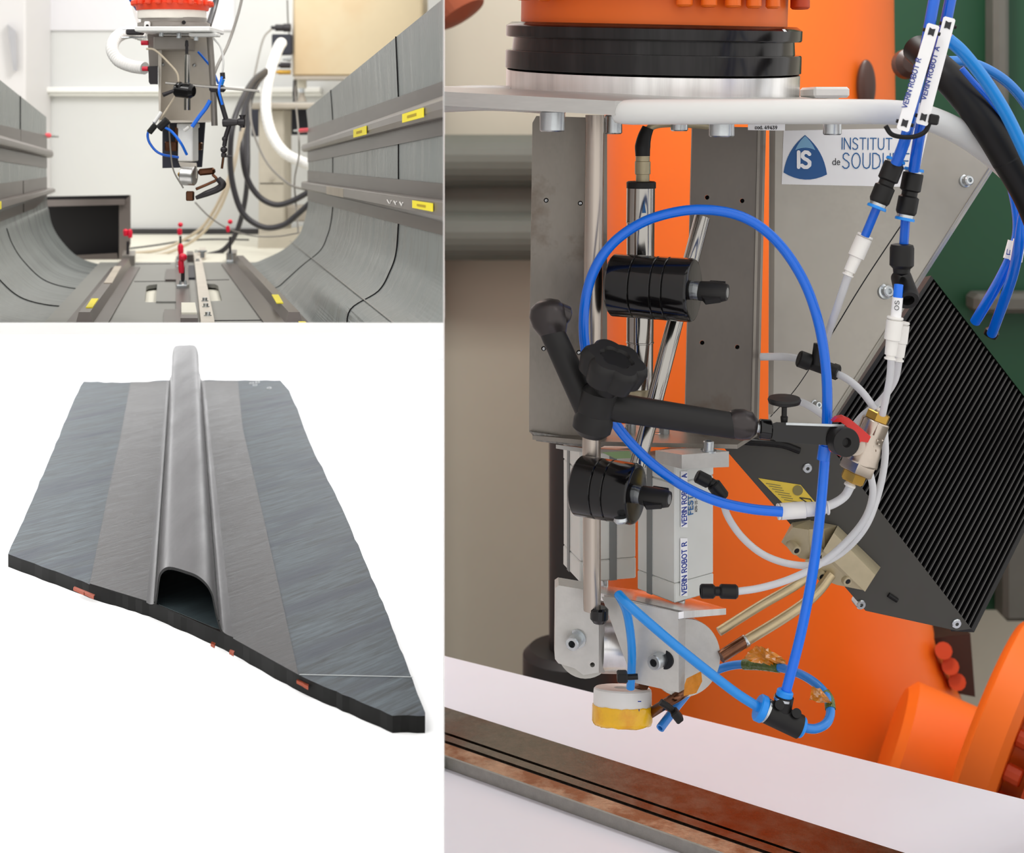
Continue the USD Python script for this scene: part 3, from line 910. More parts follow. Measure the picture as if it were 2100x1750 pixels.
def square_cyl(name, label, xc, wl, wr, yt, yb, d, caps, mats=('anod_alu', 'anod_slot')):
    """Square section air cylinder standing on its edge: xc row of the near corner, wl / wr pixel widths of the faces left and right of it."""
    t = Thing(name, label, 'air cylinder')
    c0 = P(xc, 0, d)[:2]; vl = np.array([-K(wl, d), K(wr, d)]); vr = np.array([K(wr, d), K(wl, d)])
    cen = c0 + vl / 2 + vr / 2; hw = np.linalg.norm(vl) / 2
    al, ar = unit([*vl, 0]), unit([*vr, 0])
    zt, zb = P(0, yt, d)[2], P(0, yb, d)[2]; ht = zt - zb

    def bx(z0, z1, s, bev=.0009):
        return box([*cen, (z0 + z1) / 2], [al, ar, [0, 0, 1]], [hw * s, hw * s, (z1 - z0) / 2 - .0001], bev)
    t.add('barrel', bx(zb + ht * caps, zt - ht * caps, .992), mats[0], sm=25)
    t.add('end_cap', bx(zb, zb + ht * caps, 1.), mats[0], sm=25)
    t.add('end_cap', bx(zt - ht * caps, zt, 1.), mats[0], sm=25)
    nl, nr = -ar, -al      # outward normals of the left and right faces
    # slots in both faces, as recessed darker channels with raised lips
    for n_, along, cc_ in ((nl, al, cen + (nl * hw)[:2]), (nr, ar, cen + (nr * hw)[:2])):
        if n_ is nr and name == 'air_cylinder' and 'labels' in label: continue
        for off in (.32,):
            q = np.array([*cc_, (zt + zb) / 2]) + along * hw * off * (1 if n_ is nl else .55)
            t.add('slot', box(q, [along, n_, [0, 0, 1]], [hw * .13, .0006, ht / 2 * .999], 0), mats[1])
    return t, cen, hw, nl, nr, al, ar


lc, *_ = square_cyl('air_cylinder', 'left square aluminium air cylinder behind the brushed rod', 1189, 30, 118, 926, 1196, 1.225, .16)
lc.add('piston_rod', cyl(P(1240, 1190, 1.24), P(1240, 1222, 1.24), K(8), n=16), 'zinc')
lc.done()
rc_, cen, hw, nlf, nrf, alf, arf = square_cyl('air_cylinder', 'right square aluminium air cylinder with blue lettered labels', 1384, 70, 90, 952, 1238, 1.165, .14)
rc_.add('piston_rod', cyl(P(1392, 1230, 1.18), P(1392, 1262, 1.18), K(13), n=16), 'zinc')


def on_right(x, y, off=0.):
    """Point of the right face seen at a pixel."""
    n = nrf; p0 = np.array([*(cen + (nrf * hw)[:2]), 0]) + n * off
    ray = P(x, y, 1.0) - CAMP
    t = ((p0 - CAMP) @ n) / (ray @ n)
    return CAMP + ray * t


def face_text(T, s, x, y, h_px, width_px, mat, off=.0008, bold=False, on=None):
    """Text reading upwards on the right face, starting at pixel (x, y)."""
    m = letters(s, .16, bold); v = np.array(m.vertices); v[:, 0] -= v[:, 0].min()
    o = on_right(x, y, off)
    Lm = np.linalg.norm(on_right(x, y - width_px, off) - o); R = np.array([0, 0, 1.0]); U = -arf
    hm = np.linalg.norm(on_right(x - h_px, y, off) - o)
    q = o + v[:, :1] / v[:, 0].max() * Lm * R + v[:, 1:2] * hm * U + v[:, 2:3] * .0002 * nrf
    T.add('lettering', tm(q, m.faces), mat, on=on, sm=False)


def face_strip(x0, x1, y0, y1, off, th=.0004):
    return hull([on_right(x, y, o) for x, y in ((x0, y0), (x1, y0), (x1, y1), (x0, y1)) for o in (off, off + th)])


s1 = rc_.add('label_strip', face_strip(1396, 1410, 967, 1082, .0003), 'label_white', sm=False, label='white strip with blue lettering')
face_text(rc_, 'VERIN ROBOT A', 1408, 1078, 9.5, 107, 'ink_blue', on=s1)
s2 = rc_.add('label_strip', face_strip(1395, 1410, 1104, 1223, .0003), 'label_white', sm=False, label='white strip with blue lettering')
face_text(rc_, 'VERIN ROBOT R', 1408, 1219, 9.5, 108, 'ink_blue', on=s2)
face_text(rc_, 'FESTO', 1421, 1055, 9.5, 52, 'print_blue', bold=True, off=.0004)
face_text(rc_, 'ADN-25-50', 1430, 1050, 4.5, 34, 'ink_black', off=.0004)
rc_.done()
mb = Thing('clamp_block', 'grey aluminium clamp block with bolt on top of the right air cylinder', 'block')
mb.add('block', hull([P(1344, 924, 1.175), P(1398, 933, 1.15), P(1495, 926, 1.17), P(1440, 916, 1.2), P(1344, 948, 1.175), P(1398, 962, 1.15), P(1495, 958, 1.17), P(1440, 950, 1.2)]), 'cast_alu', sm=20)
socket_bolt(mb, 1453, 904, 926, 11, 1.168)
mb.done()
single('clamp_block', hull([P(1140, 912, 1.2), P(1200, 920, 1.2), P(1200, 928, 1.2), P(1140, 920, 1.2)] + [P(1140, 912, 1.24), P(1330, 926, 1.24), P(1330, 935, 1.24), P(1200, 930, 1.24)]), 'cast_alu', 'thin grey block edge above the left air cylinder', 'block')
single('green_tag', hull([P(1234, 928, 1.19), P(1290, 925, 1.19), P(1298, 940, 1.19), P(1262, 941, 1.19)] + [P(1234, 928, 1.1905), P(1298, 940, 1.1905), P(1290, 925, 1.1905)]), 'green_tag', 'pale green paper tag behind the lower black clamp', 'tag')


def elbow(name, label, pts, d):
    t = Thing(name, label, 'tube fitting')
    for i, (a, b, r) in enumerate(pts):
        t.add('sleeve', lathe(P(*a, d), P(*b, d) - P(*a, d), [(0, 0), (0, K(r * .82)), (K(3), K(r)), (np.linalg.norm(P(*b, d) - P(*a, d)) - K(4), K(r)), (np.linalg.norm(P(*b, d) - P(*a, d)), K(r * .75)), (np.linalg.norm(P(*b, d) - P(*a, d)), 0)], 24), 'black_rubber')
    t.add('swivel', tube([P(*pts[0][0], d), P(*pts[0][1], d), P(*pts[1][0], d), P(*pts[1][1], d)], K(9), n=16, k=6), 'black_rubber')
    return t


elbow('elbow_fitting', 'black elbow fitting at the top of the right air cylinder', (((1428, 976), (1456, 990), 13), ((1462, 992), (1484, 1022), 14)), 1.135).done()
elbow('elbow_fitting', 'black straight elbow fitting at the bottom of the right air cylinder', (((1436, 1213), (1466, 1213), 14), ((1476, 1213), (1513, 1214), 14)), 1.135).done()

# ---- lower clamp fixture
lf = Thing('clamp_fixture', 'machined aluminium clamp fixture holding the round white coil head', 'fixture')
fd = 1.17
b0 = lf.add('left_block', prism([(1146, 1201), (1194, 1209), (1228, 1216), (1228, 1380), (1196, 1385), (1178, 1371), (1145, 1361), (1138, 1352), (1139, 1206)], fd, .02, holes=[circ(1215, 1364, 5, 14)]), 'cast_alu', sm=20)
lf.add('block_side', hull([P(1228, 1278, fd), P(1240, 1280, fd + .012), P(1240, 1381, fd + .012), P(1228, 1380, fd), P(1228, 1278, fd + .02), P(1228, 1380, fd + .02)]), 'cast_alu', on=b0)
lf.add('cross_tube', lathe(P(1232, 1322, fd + .028), [1, .05, -.04], [(0, K(56)), (K(66), K(56)), (K(67), 0)], 40), 'machined_alu')
lf.add('lower_boss', cyl(P(1200, 1330, fd + .025), P(1200, 1330, fd + .045), K(58), n=36), 'cast_alu')
lf.add('top_plate', hull([P(1142, 1202, 1.19), P(1228, 1216, 1.168), P(1392, 1256, 1.14), P(1402, 1254, 1.14), P(1489, 1248, 1.175), P(1400, 1222, 1.235), P(1194, 1196, 1.235)] + [P(1142, 1216, 1.19), P(1228, 1231, 1.168), P(1392, 1270, 1.14), P(1402, 1268, 1.14), P(1489, 1261, 1.175)]), 'machined_alu', sm=20)
pl = lf.add('front_plate', hull([P(1234, 1224, 1.165), P(1258, 1226, 1.162), P(1391, 1256, 1.14), P(1392, 1421, 1.14), P(1302, 1401, 1.152), P(1296, 1392, 1.153)] + [P(1391, 1256, 1.145), P(1392, 1421, 1.145), P(1302, 1401, 1.157), P(1258, 1226, 1.167)]), 'cast_alu', sm=20)
lf.add('plate_edge', hull([P(1392, 1257, 1.14), P(1406, 1268, 1.15), P(1404, 1414, 1.15), P(1392, 1421, 1.14), P(1392, 1257, 1.146), P(1392, 1421, 1.146)]), 'plate_alu', on=pl, sm=20)
lf.add('round_disc', lathe(P(1404, 1349, 1.185), [.25, -1, .12], [(-.03, 0), (-.03, K(75)), (.0, K(77)), (.001, K(76)), (.001, 0)], 56), 'cast_alu')


def side_bolt(T, x, y, r, d, axis, L, on=None):
    b = T.add('bolt', lathe(P(x, y, d), axis, [(0, 0), (0, K(r * 1.35)), (.0015, K(r * 1.35)), (.0015, K(r)), (L, K(r)), (L + .0008, K(r * .88)), (L + .0008, K(r * .5)), (L - .004, K(r * .45)), (L - .004, 0)], 30), 'zinc', on=on)
    T.add('hex_socket', lathe(P(x, y, d) + unit(axis) * (L - .0035), axis, [(0, K(r * .46)), (.0004, 0)], 18, poly=hexa), 'socket_dark', on=b)


side_bolt(lf, 1184, 1310, 14, fd, [-.42, -1, -.03], .012)
side_bolt(lf, 1360, 1350, 15, 1.148, [-.75, -1, .05], .014)
lf.add('washer_gap', lathe(P(1366, 1351, 1.1465), [-.75, -1, .05], [(0, K(19)), (.003, K(19)), (.003, 0)], 26), 'socket_dark')
lf.done()
single('amber_tape', hull([P(1408, 1392, 1.142), P(1438, 1377, 1.146), P(1440, 1398, 1.146), P(1428, 1422, 1.144), P(1402, 1428, 1.14), P(1404, 1404, 1.14), P(1438, 1377, 1.1465), P(1402, 1428, 1.1405)]), 'kapton', 'crinkled amber tape patch on the round aluminium disc', 'tape')

# ---- coil head
ch = Thing('coil_head', 'round white ceramic coil head wrapped in yellow tape below', 'coil head')
ca = unit([.03, .24, 1])
cc0 = P(1276, 1484, 1.2); r = K(60)
ch.add('ceramic_body', lathe(cc0, ca, [(K(30) - K(30), 0), (0, r * .97), (K(20), r), (K(60), r), (K(66), r * .985), (K(69), r * .93), (K(69), r * .3), (K(40), r * .27), (K(40), 0)], 56), 'ceramic')
ang = np.arange(57)
pr = lathe(cc0 - ca * K(3), ca, [(0, r * .9), (K(2), r * .99), (K(8), r * 1.035), (K(36), r * 1.04), (K(39), r * 1.02)], 64)
pr.vertices = pr.vertices + (meshkit.noise(pr.vertices * 260) - .5)[:, None] * ca * .002
ch.add('yellow_wrap', pr, 'amber_wrap', label='glossy yellow tape wrap')
ch.add('ink_mark', hull([P(1308, 1438, 1.1758), P(1315, 1438, 1.1758), P(1315, 1440, 1.1758), P(1308, 1440, 1.1758), P(1310, 1439, 1.178)]), 'ink_blue')
ch.add('ink_mark', hull([P(1309, 1455, 1.1755), P(1312, 1455, 1.1755), P(1311, 1461, 1.1755), P(1310, 1458, 1.178)]), 'ink_blue')
ch.done()
single('copper_pipe', ptube([(1330, 1466, 1.2), (1352, 1452, 1.19), (1374, 1438, 1.18), (1398, 1424, 1.18), (1430, 1400, 1.2)], 10, n=18), 'copper', 'bent copper pipe leaving the coil head to the right', 'pipe')
single('copper_pipe', ptube([(1296, 1428, 1.22), (1306, 1416, 1.21), (1320, 1405, 1.2)], 11, n=18), 'copper', 'short copper pipe stub behind the coil head top', 'pipe')

# ---- manifold and brass tubes
mf = Thing('manifold', 'champagne coloured chamfered metal manifold with socket screws', 'manifold')
md = 1.24
mf.add('left_half', hull([P(1602, 1112, md), P(1626, 1082, md - .006), P(1658, 1087, md - .008), P(1662, 1150, md - .002), P(1640, 1145, md)] + [P(1624, 1072, md + .02), P(1662, 1066, md + .02), P(1662, 1150, md + .02)]), 'champagne', sm=15)
mf.add('middle', hull([P(1655, 1086, md - .004), P(1690, 1085, md - .004), P(1692, 1128, md - .002), P(1662, 1150, md)] + [P(1660, 1067, md + .02), P(1716, 1078, md + .02), P(1690, 1160, md + .02)]), 'champagne', sm=15)
mf.add('right_half', hull([P(1688, 1130, md - .012), P(1710, 1093, md - .014), P(1795, 1180, md - .012), P(1774, 1214, md - .01), P(1690, 1144, md - .01)] + [P(1718, 1078, md + .02), P(1806, 1164, md + .02), P(1770, 1200, md + .02)]), 'champagne', sm=15)
mf.add('foot', hull([P(1650, 1150, md - .006), P(1690, 1132, md - .012), P(1776, 1212, md - .008), P(1716, 1200, md - .006), P(1690, 1190, md - .004), P(1690, 1150, md + .015)]), 'champagne', sm=15)
for x, y in ((1633, 1129), (1686, 1141), (1685, 1182), (1738, 1192)):
    q = mf.add('socket_screw', lathe(P(x, y, md - .009), [.3, -1, -.3], [(-.012, 0), (-.012, K(11)), (0, K(11)), (.001, K(10)), (.001, K(6)), (-.003, K(6)), (-.003, 0)], 24), 'champagne')
    mf.add('hex_socket', lathe(P(x, y, md - .0095), [.3, -1, -.3], [(0, K(6)), (.0006, K(5.8)), (.0006, 0)], 18, poly=hexa), 'socket_dark', on=q)
mf.done()
t = Thing('brass_tube', 'front pale brass tube with a soldered copper end by the disc', 'tube')
q = t.add('tube', ptube([(1526, 1317, 1.2), (1600, 1272, 1.21), (1650, 1238, 1.22), (1680, 1210, 1.225), (1704, 1178, 1.23)], 11, n=20), 'brass_tube')
t.add('copper_end', ptube([(1478, 1348, 1.19), (1528, 1315, 1.2)], 12.5, n=20, smooth=False), 'copper', label='dark copper end')
t.add('solder_joint', cyl(P(1520, 1321, 1.2), P(1534, 1312, 1.2), K(13), n=20, bev=.001), 'zinc')
t.done()
single('brass_tube', ptube([(1474, 1296, 1.2), (1560, 1242, 1.21), (1625, 1205, 1.22), (1668, 1176, 1.235)], 9.5, n=18), 'brass_tube', 'rear thin brass tube from the disc up to the manifold', 'tube')

# ---- aluminium sheet with sticker
sh = Thing('side_sheet', 'large triangular aluminium side sheet carrying the blue logo sticker', 'sheet')
sd_ = 1.28
s0 = sh.add('sheet', prism([(1580, 240), (1900, 236), (2046, 318), (2046, 328), (1892, 562), (1728, 820), (1690, 876), (1640, 906), (1578, 880)], sd_, .006), 'sheet_alu', sm=False)
sh.add('cut_edge', hull([P(2040, 326, sd_ - .001), P(2052, 326, sd_ + .004), P(1690, 890, sd_ + .004), P(1680, 890, sd_ - .001), P(2046, 326, sd_ + .006), P(1686, 890, sd_ + .006)]), 'sheet_edge', label='bright cut edge')
sh.add('folded_edge', hull([P(1578, 260, sd_), P(1590, 260, sd_ - .002), P(1586, 850, sd_ - .002), P(1576, 850, sd_), P(1584, 260, sd_ + .006)]), 'sheet_alu')
sh.add('crease', ptube([(1848, 462, sd_), (1770, 580, sd_), (1700, 695, sd_)], 1.2, n=6), 'socket_dark')
sh.add('crease', ptube([(1676, 732, sd_), (1630, 800, sd_), (1580, 855, sd_)], .9, n=6), 'socket_dark')
for x, y, r in ((1980, 371, 11), (1816, 598, 13), (1672, 830, 8)):
    b_ = sh.add('screw_head', lathe(P(x, y, sd_), [.3, -1, .15], [(-.004, K(r * 1.4)), (.0005, K(r * 1.3)), (.001, K(r)), (.006, K(r)), (.007, K(r * .8)), (.007, K(r * .45)), (.004, K(r * .4)), (.004, 0)], 24), 'zinc', on=s0)
sh.done()
so = 1.2795
sk_ = Thing('logo_sticker', 'white paper sticker with blue shield logo and blue lettering', 'sticker')
sk_.add('paper', prism([(1607, 268), (1905, 262), (1878, 384), (1603, 378)], so, .0004), 'label_white', sm=False)
# shield with bulging sides
A_, B_, C_ = (1651, 277), (1696, 358), (1607, 354)


def arc(p, q, bul, n=8):
    (x0, y0), (x1, y1) = p, q
    nx, ny = -(y1 - y0), x1 - x0
    return [(x0 + (x1 - x0) * t + nx * bul * 4 * t * (1 - t), y0 + (y1 - y0) * t + ny * bul * 4 * t * (1 - t)) for t in np.linspace(0, 1, n, endpoint=False)]


shield = arc(A_, B_, -.1) + arc(B_, C_, -.14) + arc(C_, A_, -.1)
q = sk_.add('shield', prism(shield, so - .0004, .0004), 'logo_blue', label='blue rounded shield', sm=False)
cap_ = [(x, y) for x, y in arc((1651, 279), (1672, 308), -.06) + arc((1672, 308), (1631, 308), .12) + arc((1631, 308), (1651, 279), -.06)]
sk_.add('shield_tip', prism(cap_, so - .0006, .0002), 'logo_pale', on=q, sm=False)
sk_.add('lettering', text('IS', (1634, 343, so - .0006), (1, 0), 31, width=30, weight=.24), 'label_white', on=q, sm=False)
sk_.add('lettering', text('INSTITUT', (1726, 306, so - .0002), (1, .01), 23, width=104, weight=.09), 'print_blue', sm=False)
sk_.add('lettering', text('de', (1707, 338, so - .0002), (1, .01), 13, width=16), 'ink_black', sm=False)
sk_.add('lettering', text('SOUDURE', (1727, 345, so - .0002), (1, .01), 31, width=138, weight=.075), 'print_blue', sm=False)
sk_.done()
t = Thing('part_tag', 'small white printed tag hanging under the guard hose', 'tag')
t.add('tag', prism([(1534, 250), (1610, 252), (1610, 268), (1534, 267)], 1.17, .0006), 'label_white', sm=False)
t.add('lettering', text('cod. 49439', (1548, 265, 1.1698), (1, .01), 7, width=46, bold=True), 'ink_black', sm=False)
t.done()

# ---- heat sink box
hs = Thing('heat_sink_box', 'black finned heat sink housing on the right of the tool', 'heat sink')
L_, A2, C2 = np.array([1688, 898]), np.array([1908, 566]), np.array([1990, 1290])
dL, dA = 1.27, 1.42
pL, pC = P(*L_, dL), P(*C2, dL)
pA = P(*A2, dA); pD = pC + (pA - pL)
fnr = unit(np.cross(pC - pL, pA - pL)); fnr = fnr if fnr[1] < 0 else -fnr
hs.add('fin_base', hull([q - fnr * o for q in (pL, pC, pA, pD) for o in (.012, .022)]), 'fin_black', sm=20)
nf = 40
ac = unit(pC - pL)
for k in range(nf):
    s = (k + .5) / nf
    a = pL + (pC - pL) * s; b = pA + (pD - pA) * s
    f_ = hs.add('fin', hull([q + ac * w_ - fnr * o for q in (a, b) for w_ in (-.0011, .0011) for o in (.0004, .0125)]), 'fin_black', sm=False)
    hs.add('fin_edge_glint', hull([q + ac * w_ - fnr * o for q in (a, b) for w_ in (-.0003, .0003) for o in (-.0001, .001)]), 'fin_highlight', on=f_, sm=False)  # thin strip, edge highlight put into its colour
for a, b in ((pL, pA), (pC, pD), (pA, pD)):
    hs.add('rim', hull([q + e_ for q in (a, b) for e_ in (fnr * .001, -fnr * .02, fnr * .001 + ac * .004, -fnr * .02 - ac * .004)]), 'fin_black', sm=20)
ed = 1.262
endp = [(1470, 902), (1560, 893), (1688, 898), (1712, 930), (1992, 1290), (1962, 1294), (1775, 1253), (1752, 1224)]
e_ = hs.add('end_plate', hull([P(x, y, ed) + [0, o, 0] for x, y in endp for o in (0, .012)]), 'black_box', sm=15, label='dark grey end plate')
hs.add('vent_slot', ptube([(1528, 906, ed - .001), (1600, 912, ed - .001), (1640, 925, ed - .001)], 7, n=8), 'fin_black', on=e_)
for x, y in ((1656, 961), (1766, 1241), (1962, 1280)):
    q = hs.add('screw', lathe(P(x, y, ed - .0005), [.2, -1, -.2], [(-.01, K(11)), (0, K(11)), (.0008, K(9.5)), (.0008, K(4)), (-.001, K(3.5)), (-.001, 0)], 22), 'zinc', on=e_)
hs.add('handle_slot', ptube([(1822, 1220, ed - .001), (1840, 1232, ed - .001)], 5, n=10), 'fin_black', on=e_)
yl = hs.add('warning_sticker', hull([P(x, y, ed - .0006) + [0, o, 0] for x, y in ((1555, 981), (1642, 995), (1674, 1033), (1606, 1033)) for o in (0, .0006)]), 'yellow_sticker', on=None, label='yellow warning sticker with grey print', sm=False)
for i in range(7):
    a = (1571 + i * 6.2, 991 + i * 5.6); n_ = 30 - (i % 3) * 3
    hs.add('print_line', hull([P(a[0] + dx, a[1] + dx * .16 + dy, ed - .0009) + [0, o, 0] for dx in (0, n_) for dy in (0, 1.4) for o in (0, .0003)]), 'sticker_grey', on=yl, sm=False)
hs.add('seal', lathe(P(1636, 1006, ed - .0009), [0, -1, 0], [(0, K(11)), (.0003, K(11)), (.0003, 0)], 28), 'sticker_grey', on=yl)
for a, b in (((1640, 1021), (1662, 1024)), ((1662, 1024), (1668, 1033)), ((1640, 1021), (1658, 1033))):
    hs.add('triangle_line', ptube([(*a, ed - .0009), (*b, ed - .0009)], 1.1, n=6, smooth=False), 'ink_black', on=yl)
hs.add('cable_gland', lathe(P(2030, 690, 1.4), [.4, -.3, 1], [(0, K(16)), (K(14), K(17)), (K(20), K(12)), (K(20), 0)], 24), 'black_rubber')
hs.done()
# ---- tubes and fittings of the tool


def tubething(name, label, px, r, mat, d=None, cat_='air tube', group=None, clip=None, **kw):
    t = Thing(name, label, cat_, group)
    t.add('tube', ptube(px, r, d, n=16, **kw), mat)
    return t.done(clip)


loop = Thing('air_tube', 'long bright blue air tube looping across the whole tool', 'air tube')
ldp = 1.12
loop.add('tube', ptube([(1604, 1050), (1540, 1044), (1470, 1028), (1400, 996), (1330, 945), (1270, 880), (1228, 805), (1203, 730), (1197, 660), (1206, 590), (1232, 530), (1275, 483), (1340, 447), (1430, 430), (1520, 444), (1590, 492), (1645, 570), (1678, 660), (1694, 760), (1696, 860), (1690, 960), (1679, 1080), (1664, 1190), (1640, 1310), (1610, 1425)], 10.5, ldp, n=20), 'blue_tube')
loop.add('sleeve', ptube([(1692, 915), (1688, 944)], 13, ldp - .001, n=20, smooth=False), 'blue_tube')
loop.done()

# black tee at the bottom
te = Thing('tee_fitting', 'black tee fitting with light blue collars below the robot loop', 'tube fitting')
td = 1.12
te.add('run', tube([P(1566, 1456, td), P(1640, 1491, td)], K(23), n=28, smooth=False), 'black_rubber')
te.add('branch', tube([P(1600, 1474, td), P(1609, 1428, td)], K(18), n=24, smooth=False), 'black_rubber')
for a, b, r in (((1553, 1450), (1568, 1457), 26), ((1639, 1490), (1648, 1494), 20), ((1607, 1432), (1611, 1416), 16)):
    te.add('collar', cyl(P(*a, td), P(*b, td), K(r), n=28, bev=.001), 'cyan_collar', label='light blue release collar')
for a, b, r in (((1567, 1456), (1572, 1459), 23.5), ((1634, 1488), (1639, 1490), 22), ((1606, 1436), (1607, 1431), 18.5)):
    te.add('ring', cyl(P(*a, td), P(*b, td), K(r), n=28), 'zinc')
for x, y in ((1599, 1446), (1634, 1463)):
    te.add('eyelet', cyl(P(x, y, td - .008), P(x, y, td - .003), K(9), n=16), 'black_rubber')
te.done()
tubething('air_tube', 'sharply folded light blue tube from the tee up to the rod end', [(1554, 1450, 1.12), (1510, 1422, 1.12), (1450, 1376, 1.115), (1390, 1328, 1.11), (1330, 1277, 1.11), (1288, 1240, 1.112), (1268, 1219, 1.12)], 10, 'cyan_tube')
tubething('air_tube', 'short light blue tube hanging from the fold beside the cable tie', [(1268, 1219, 1.121), (1284, 1252, 1.13), (1293, 1300, 1.135), (1296, 1350, 1.14), (1293, 1412, 1.145)], 9, 'cyan_tube', hollow=.6)
tubething('air_tube', 'blue tube loop from the tee behind the disc, taped twice', [(1644, 1492, 1.12), (1672, 1495, 1.125), (1696, 1482, 1.13), (1703, 1455, 1.14), (1690, 1420, 1.15), (1655, 1390, 1.17), (1610, 1372, 1.19), (1560, 1364, 1.21), (1510, 1364, 1.23), (1470, 1375, 1.235), (1430, 1400, 1.22), (1395, 1440, 1.2), (1372, 1470, 1.19), (1354, 1494, 1.18)], 9.5, 'mid_blue_tube', hollow=.6)


def crumple(name, label, pts, d, mat, seed):
    r = random.Random(seed)
    p = [P(x, y, d + r.uniform(-.006, .006)) for x, y in pts]
    c = P(*np.mean(pts, 0), d - .004)
    v = np.array([*p, c]); n = len(p)
    f = [[i, (i + 1) % n, n] for i in range(n)]
    m = tm(v, f).subdivide().subdivide()
    m.vertices = m.vertices + (meshkit.noise(m.vertices * 320, seed) - .5)[:, None] * np.array([.001, .008, .001])
    b = m.copy(); b.vertices = b.vertices + [0, .0004, 0]
    return single(name, cat(m, b), mat, label, 'tape', sm=False)


crumple('amber_tape', 'crumpled amber tape flag standing on the blue loop', [(1526, 1352), (1534, 1338), (1552, 1325), (1570, 1328), (1594, 1340), (1612, 1354), (1608, 1372), (1580, 1364), (1554, 1360)], 1.195, 'kapton', 1)
crumple('amber_tape', 'amber tape flag at the right bend of the blue loop', [(1660, 1438), (1664, 1412), (1682, 1413), (1698, 1432), (1709, 1446), (1690, 1442)], 1.135, 'kapton', 2)
single('tape_wrap', ptube([(1526, 1363, 1.222), (1560, 1364, 1.21), (1598, 1369, 1.195)], 11, n=14), 'kapton_dark', 'shiny dark green tape wound on top of the blue loop', 'tape')
single('tape_wrap', ptube([(1690, 1420, 1.15), (1700, 1436, 1.146), (1703, 1455, 1.14)], 11, n=14), 'kapton_dark', 'shiny dark green tape wound on the right bend of the loop', 'tape')


def tie(label, pts, r, d, head):
    t = Thing('cable_tie', label, 'cable tie')
    t.add('strap', ptube(pts, r, d, n=10), 'black_rubber')
    (x, y), (w_, h_), an = head
    ca, sa = math.cos(an), math.sin(an)
    t.add('tie_head', box(P(x, y, d - .003), [[ca, 0, -sa], [0, 1, 0], [sa, 0, ca]], [K(w_), .005, K(h_)], .001), 'black_rubber')
    return t.done()


tie('black cable tie round the short light blue tube end', [(1272, 1388), (1290, 1389), (1308, 1388)], 6, 1.128, ((1276, 1388), (10, 9), 0))
tie('black cable tie joining copper pipe and blue tube beside the coil head', [(1354, 1440), (1370, 1450), (1384, 1462), (1392, 1472)], 7, 1.165, ((1388, 1468), (12, 8), .9))

# right hand tube group
tubething('air_tube', 'left blue tube of the labelled pair at the top right', [(1975, -420, 1.06), (1945, -160, 1.04), (1912, 20, 1.03), (1896, 110, 1.035), (1876, 200, 1.04), (1858, 280, 1.04), (1838, 335, 1.05)], 11.5, 'deep_blue_tube')
tubething('air_tube', 'right blue tube of the labelled pair at the top right', [(2010, -420, 1.07), (1978, -160, 1.05), (1945, 20, 1.04), (1925, 110, 1.045), (1902, 200, 1.05), (1885, 280, 1.05), (1874, 350, 1.06)], 11.5, 'deep_blue_tube')


def marker(label, a, b, w_, d, txt, t0, t1, hpx):
    t = Thing('tube_marker', label, 'label')
    (x0, y0), (x1, y1) = a, b
    L = math.hypot(x1 - x0, y1 - y0); ux, uy = (x1 - x0) / L, (y1 - y0) / L; nx, ny = -uy, ux
    c = lambda s, o: (x0 + ux * s + nx * o, y0 + uy * s + ny * o)
    hol = []
    for s in (16, L - 16):
        hol.append([c(s - 7, -5), c(s + 7, -5), c(s + 7, 5), c(s - 7, 5)])
    poly = [c(3, -w_ / 2), c(L - 3, -w_ / 2), c(L, -w_ / 2 + 3), c(L, w_ / 2 - 3), c(L - 3, w_ / 2), c(3, w_ / 2), c(0, w_ / 2 - 3), c(0, -w_ / 2 + 3)]
    t.add('strip', prism(poly, d, .0008), 'label_white', sm=False)
    for s in (16, L - 16):
        t.add('slot', prism([c(s - 8, -6), c(s + 8, -6), c(s + 6, 0), c(s + 8, 6), c(s - 8, 6), c(s - 6, 0)], d - .0004, .0004), 'ink_black', sm=False)
        t.add('strap', ptube([(*c(s, -w_ / 2 - 5), d + .004), (*c(s, w_ / 2 + 5), d + .004)], 4, n=8, smooth=False), 'black_rubber')
    # text reads from the lower end (b) upwards
    s0 = L * t0; o = c(s0, hpx / 2)
    t.add('lettering', text(txt, (o[0], o[1], d - .0002), (-ux, -uy), hpx, width=L * (t0 - t1), weight=.15), 'ink_blue', sm=False)
    return t.done()


marker('white tube marker reading VERIN ROBOT R', (1915, 50), (1851, 268), 26, 1.018, 'VERIN ROBOT R', .8, .33, 10)
marker('white tube marker reading VERIN ROBOT A', (1948, 36), (1890, 256), 25, 1.026, 'VERIN ROBOT A', .78, .28, 10)
tie('black cable tie binding the labelled tube pair below the markers', [(1816, 258), (1828, 275), (1850, 281), (1876, 280), (1897, 270), (1906, 252)], 5, 1.032, ((1912, 245), (9, 9), .2))


def pushin(label, a, b, d, r=21):
    """Black straight push-in connector with light blue collars."""
    t = Thing('straight_fitting', label, 'tube fitting')
    pa, pb = P(*a, d), P(*b, d); ax_ = unit(pb - pa); L = np.linalg.norm(pb - pa); k = K(1, d)
    t.add('body', lathe(pa, ax_, [(k * 10, 0), (k * 10, k * (r - 1)), (k * 14, k * r), (L * .42, k * r), (L * .45, k * (r - 5)), (L * .53, k * (r - 5)), (L * .56, k * r), (L - k * 18, k * r), (L - k * 12, k * (r - 3)), (L - k * 12, 0)], 32), 'black_rubber')
    for s in (0, L - k * 6):
        t.add('collar', lathe(pa + ax_ * s, ax_, [(0, k * 12), (0, k * (r - 2)), (k * 2, k * (r - 1)), (k * 6, k * (r - 1)), (k * 6, k * 12)], 28), 'cyan_collar', label='light blue release collar')
    for s in (k * 6, L - k * 12):
        t.add('ring', lathe(pa + ax_ * s, ax_, [(0, 0), (0, k * (r - 4)), (k * 6, k * (r - 4)), (k * 6, 0)], 28), 'zinc')
    return t.done()


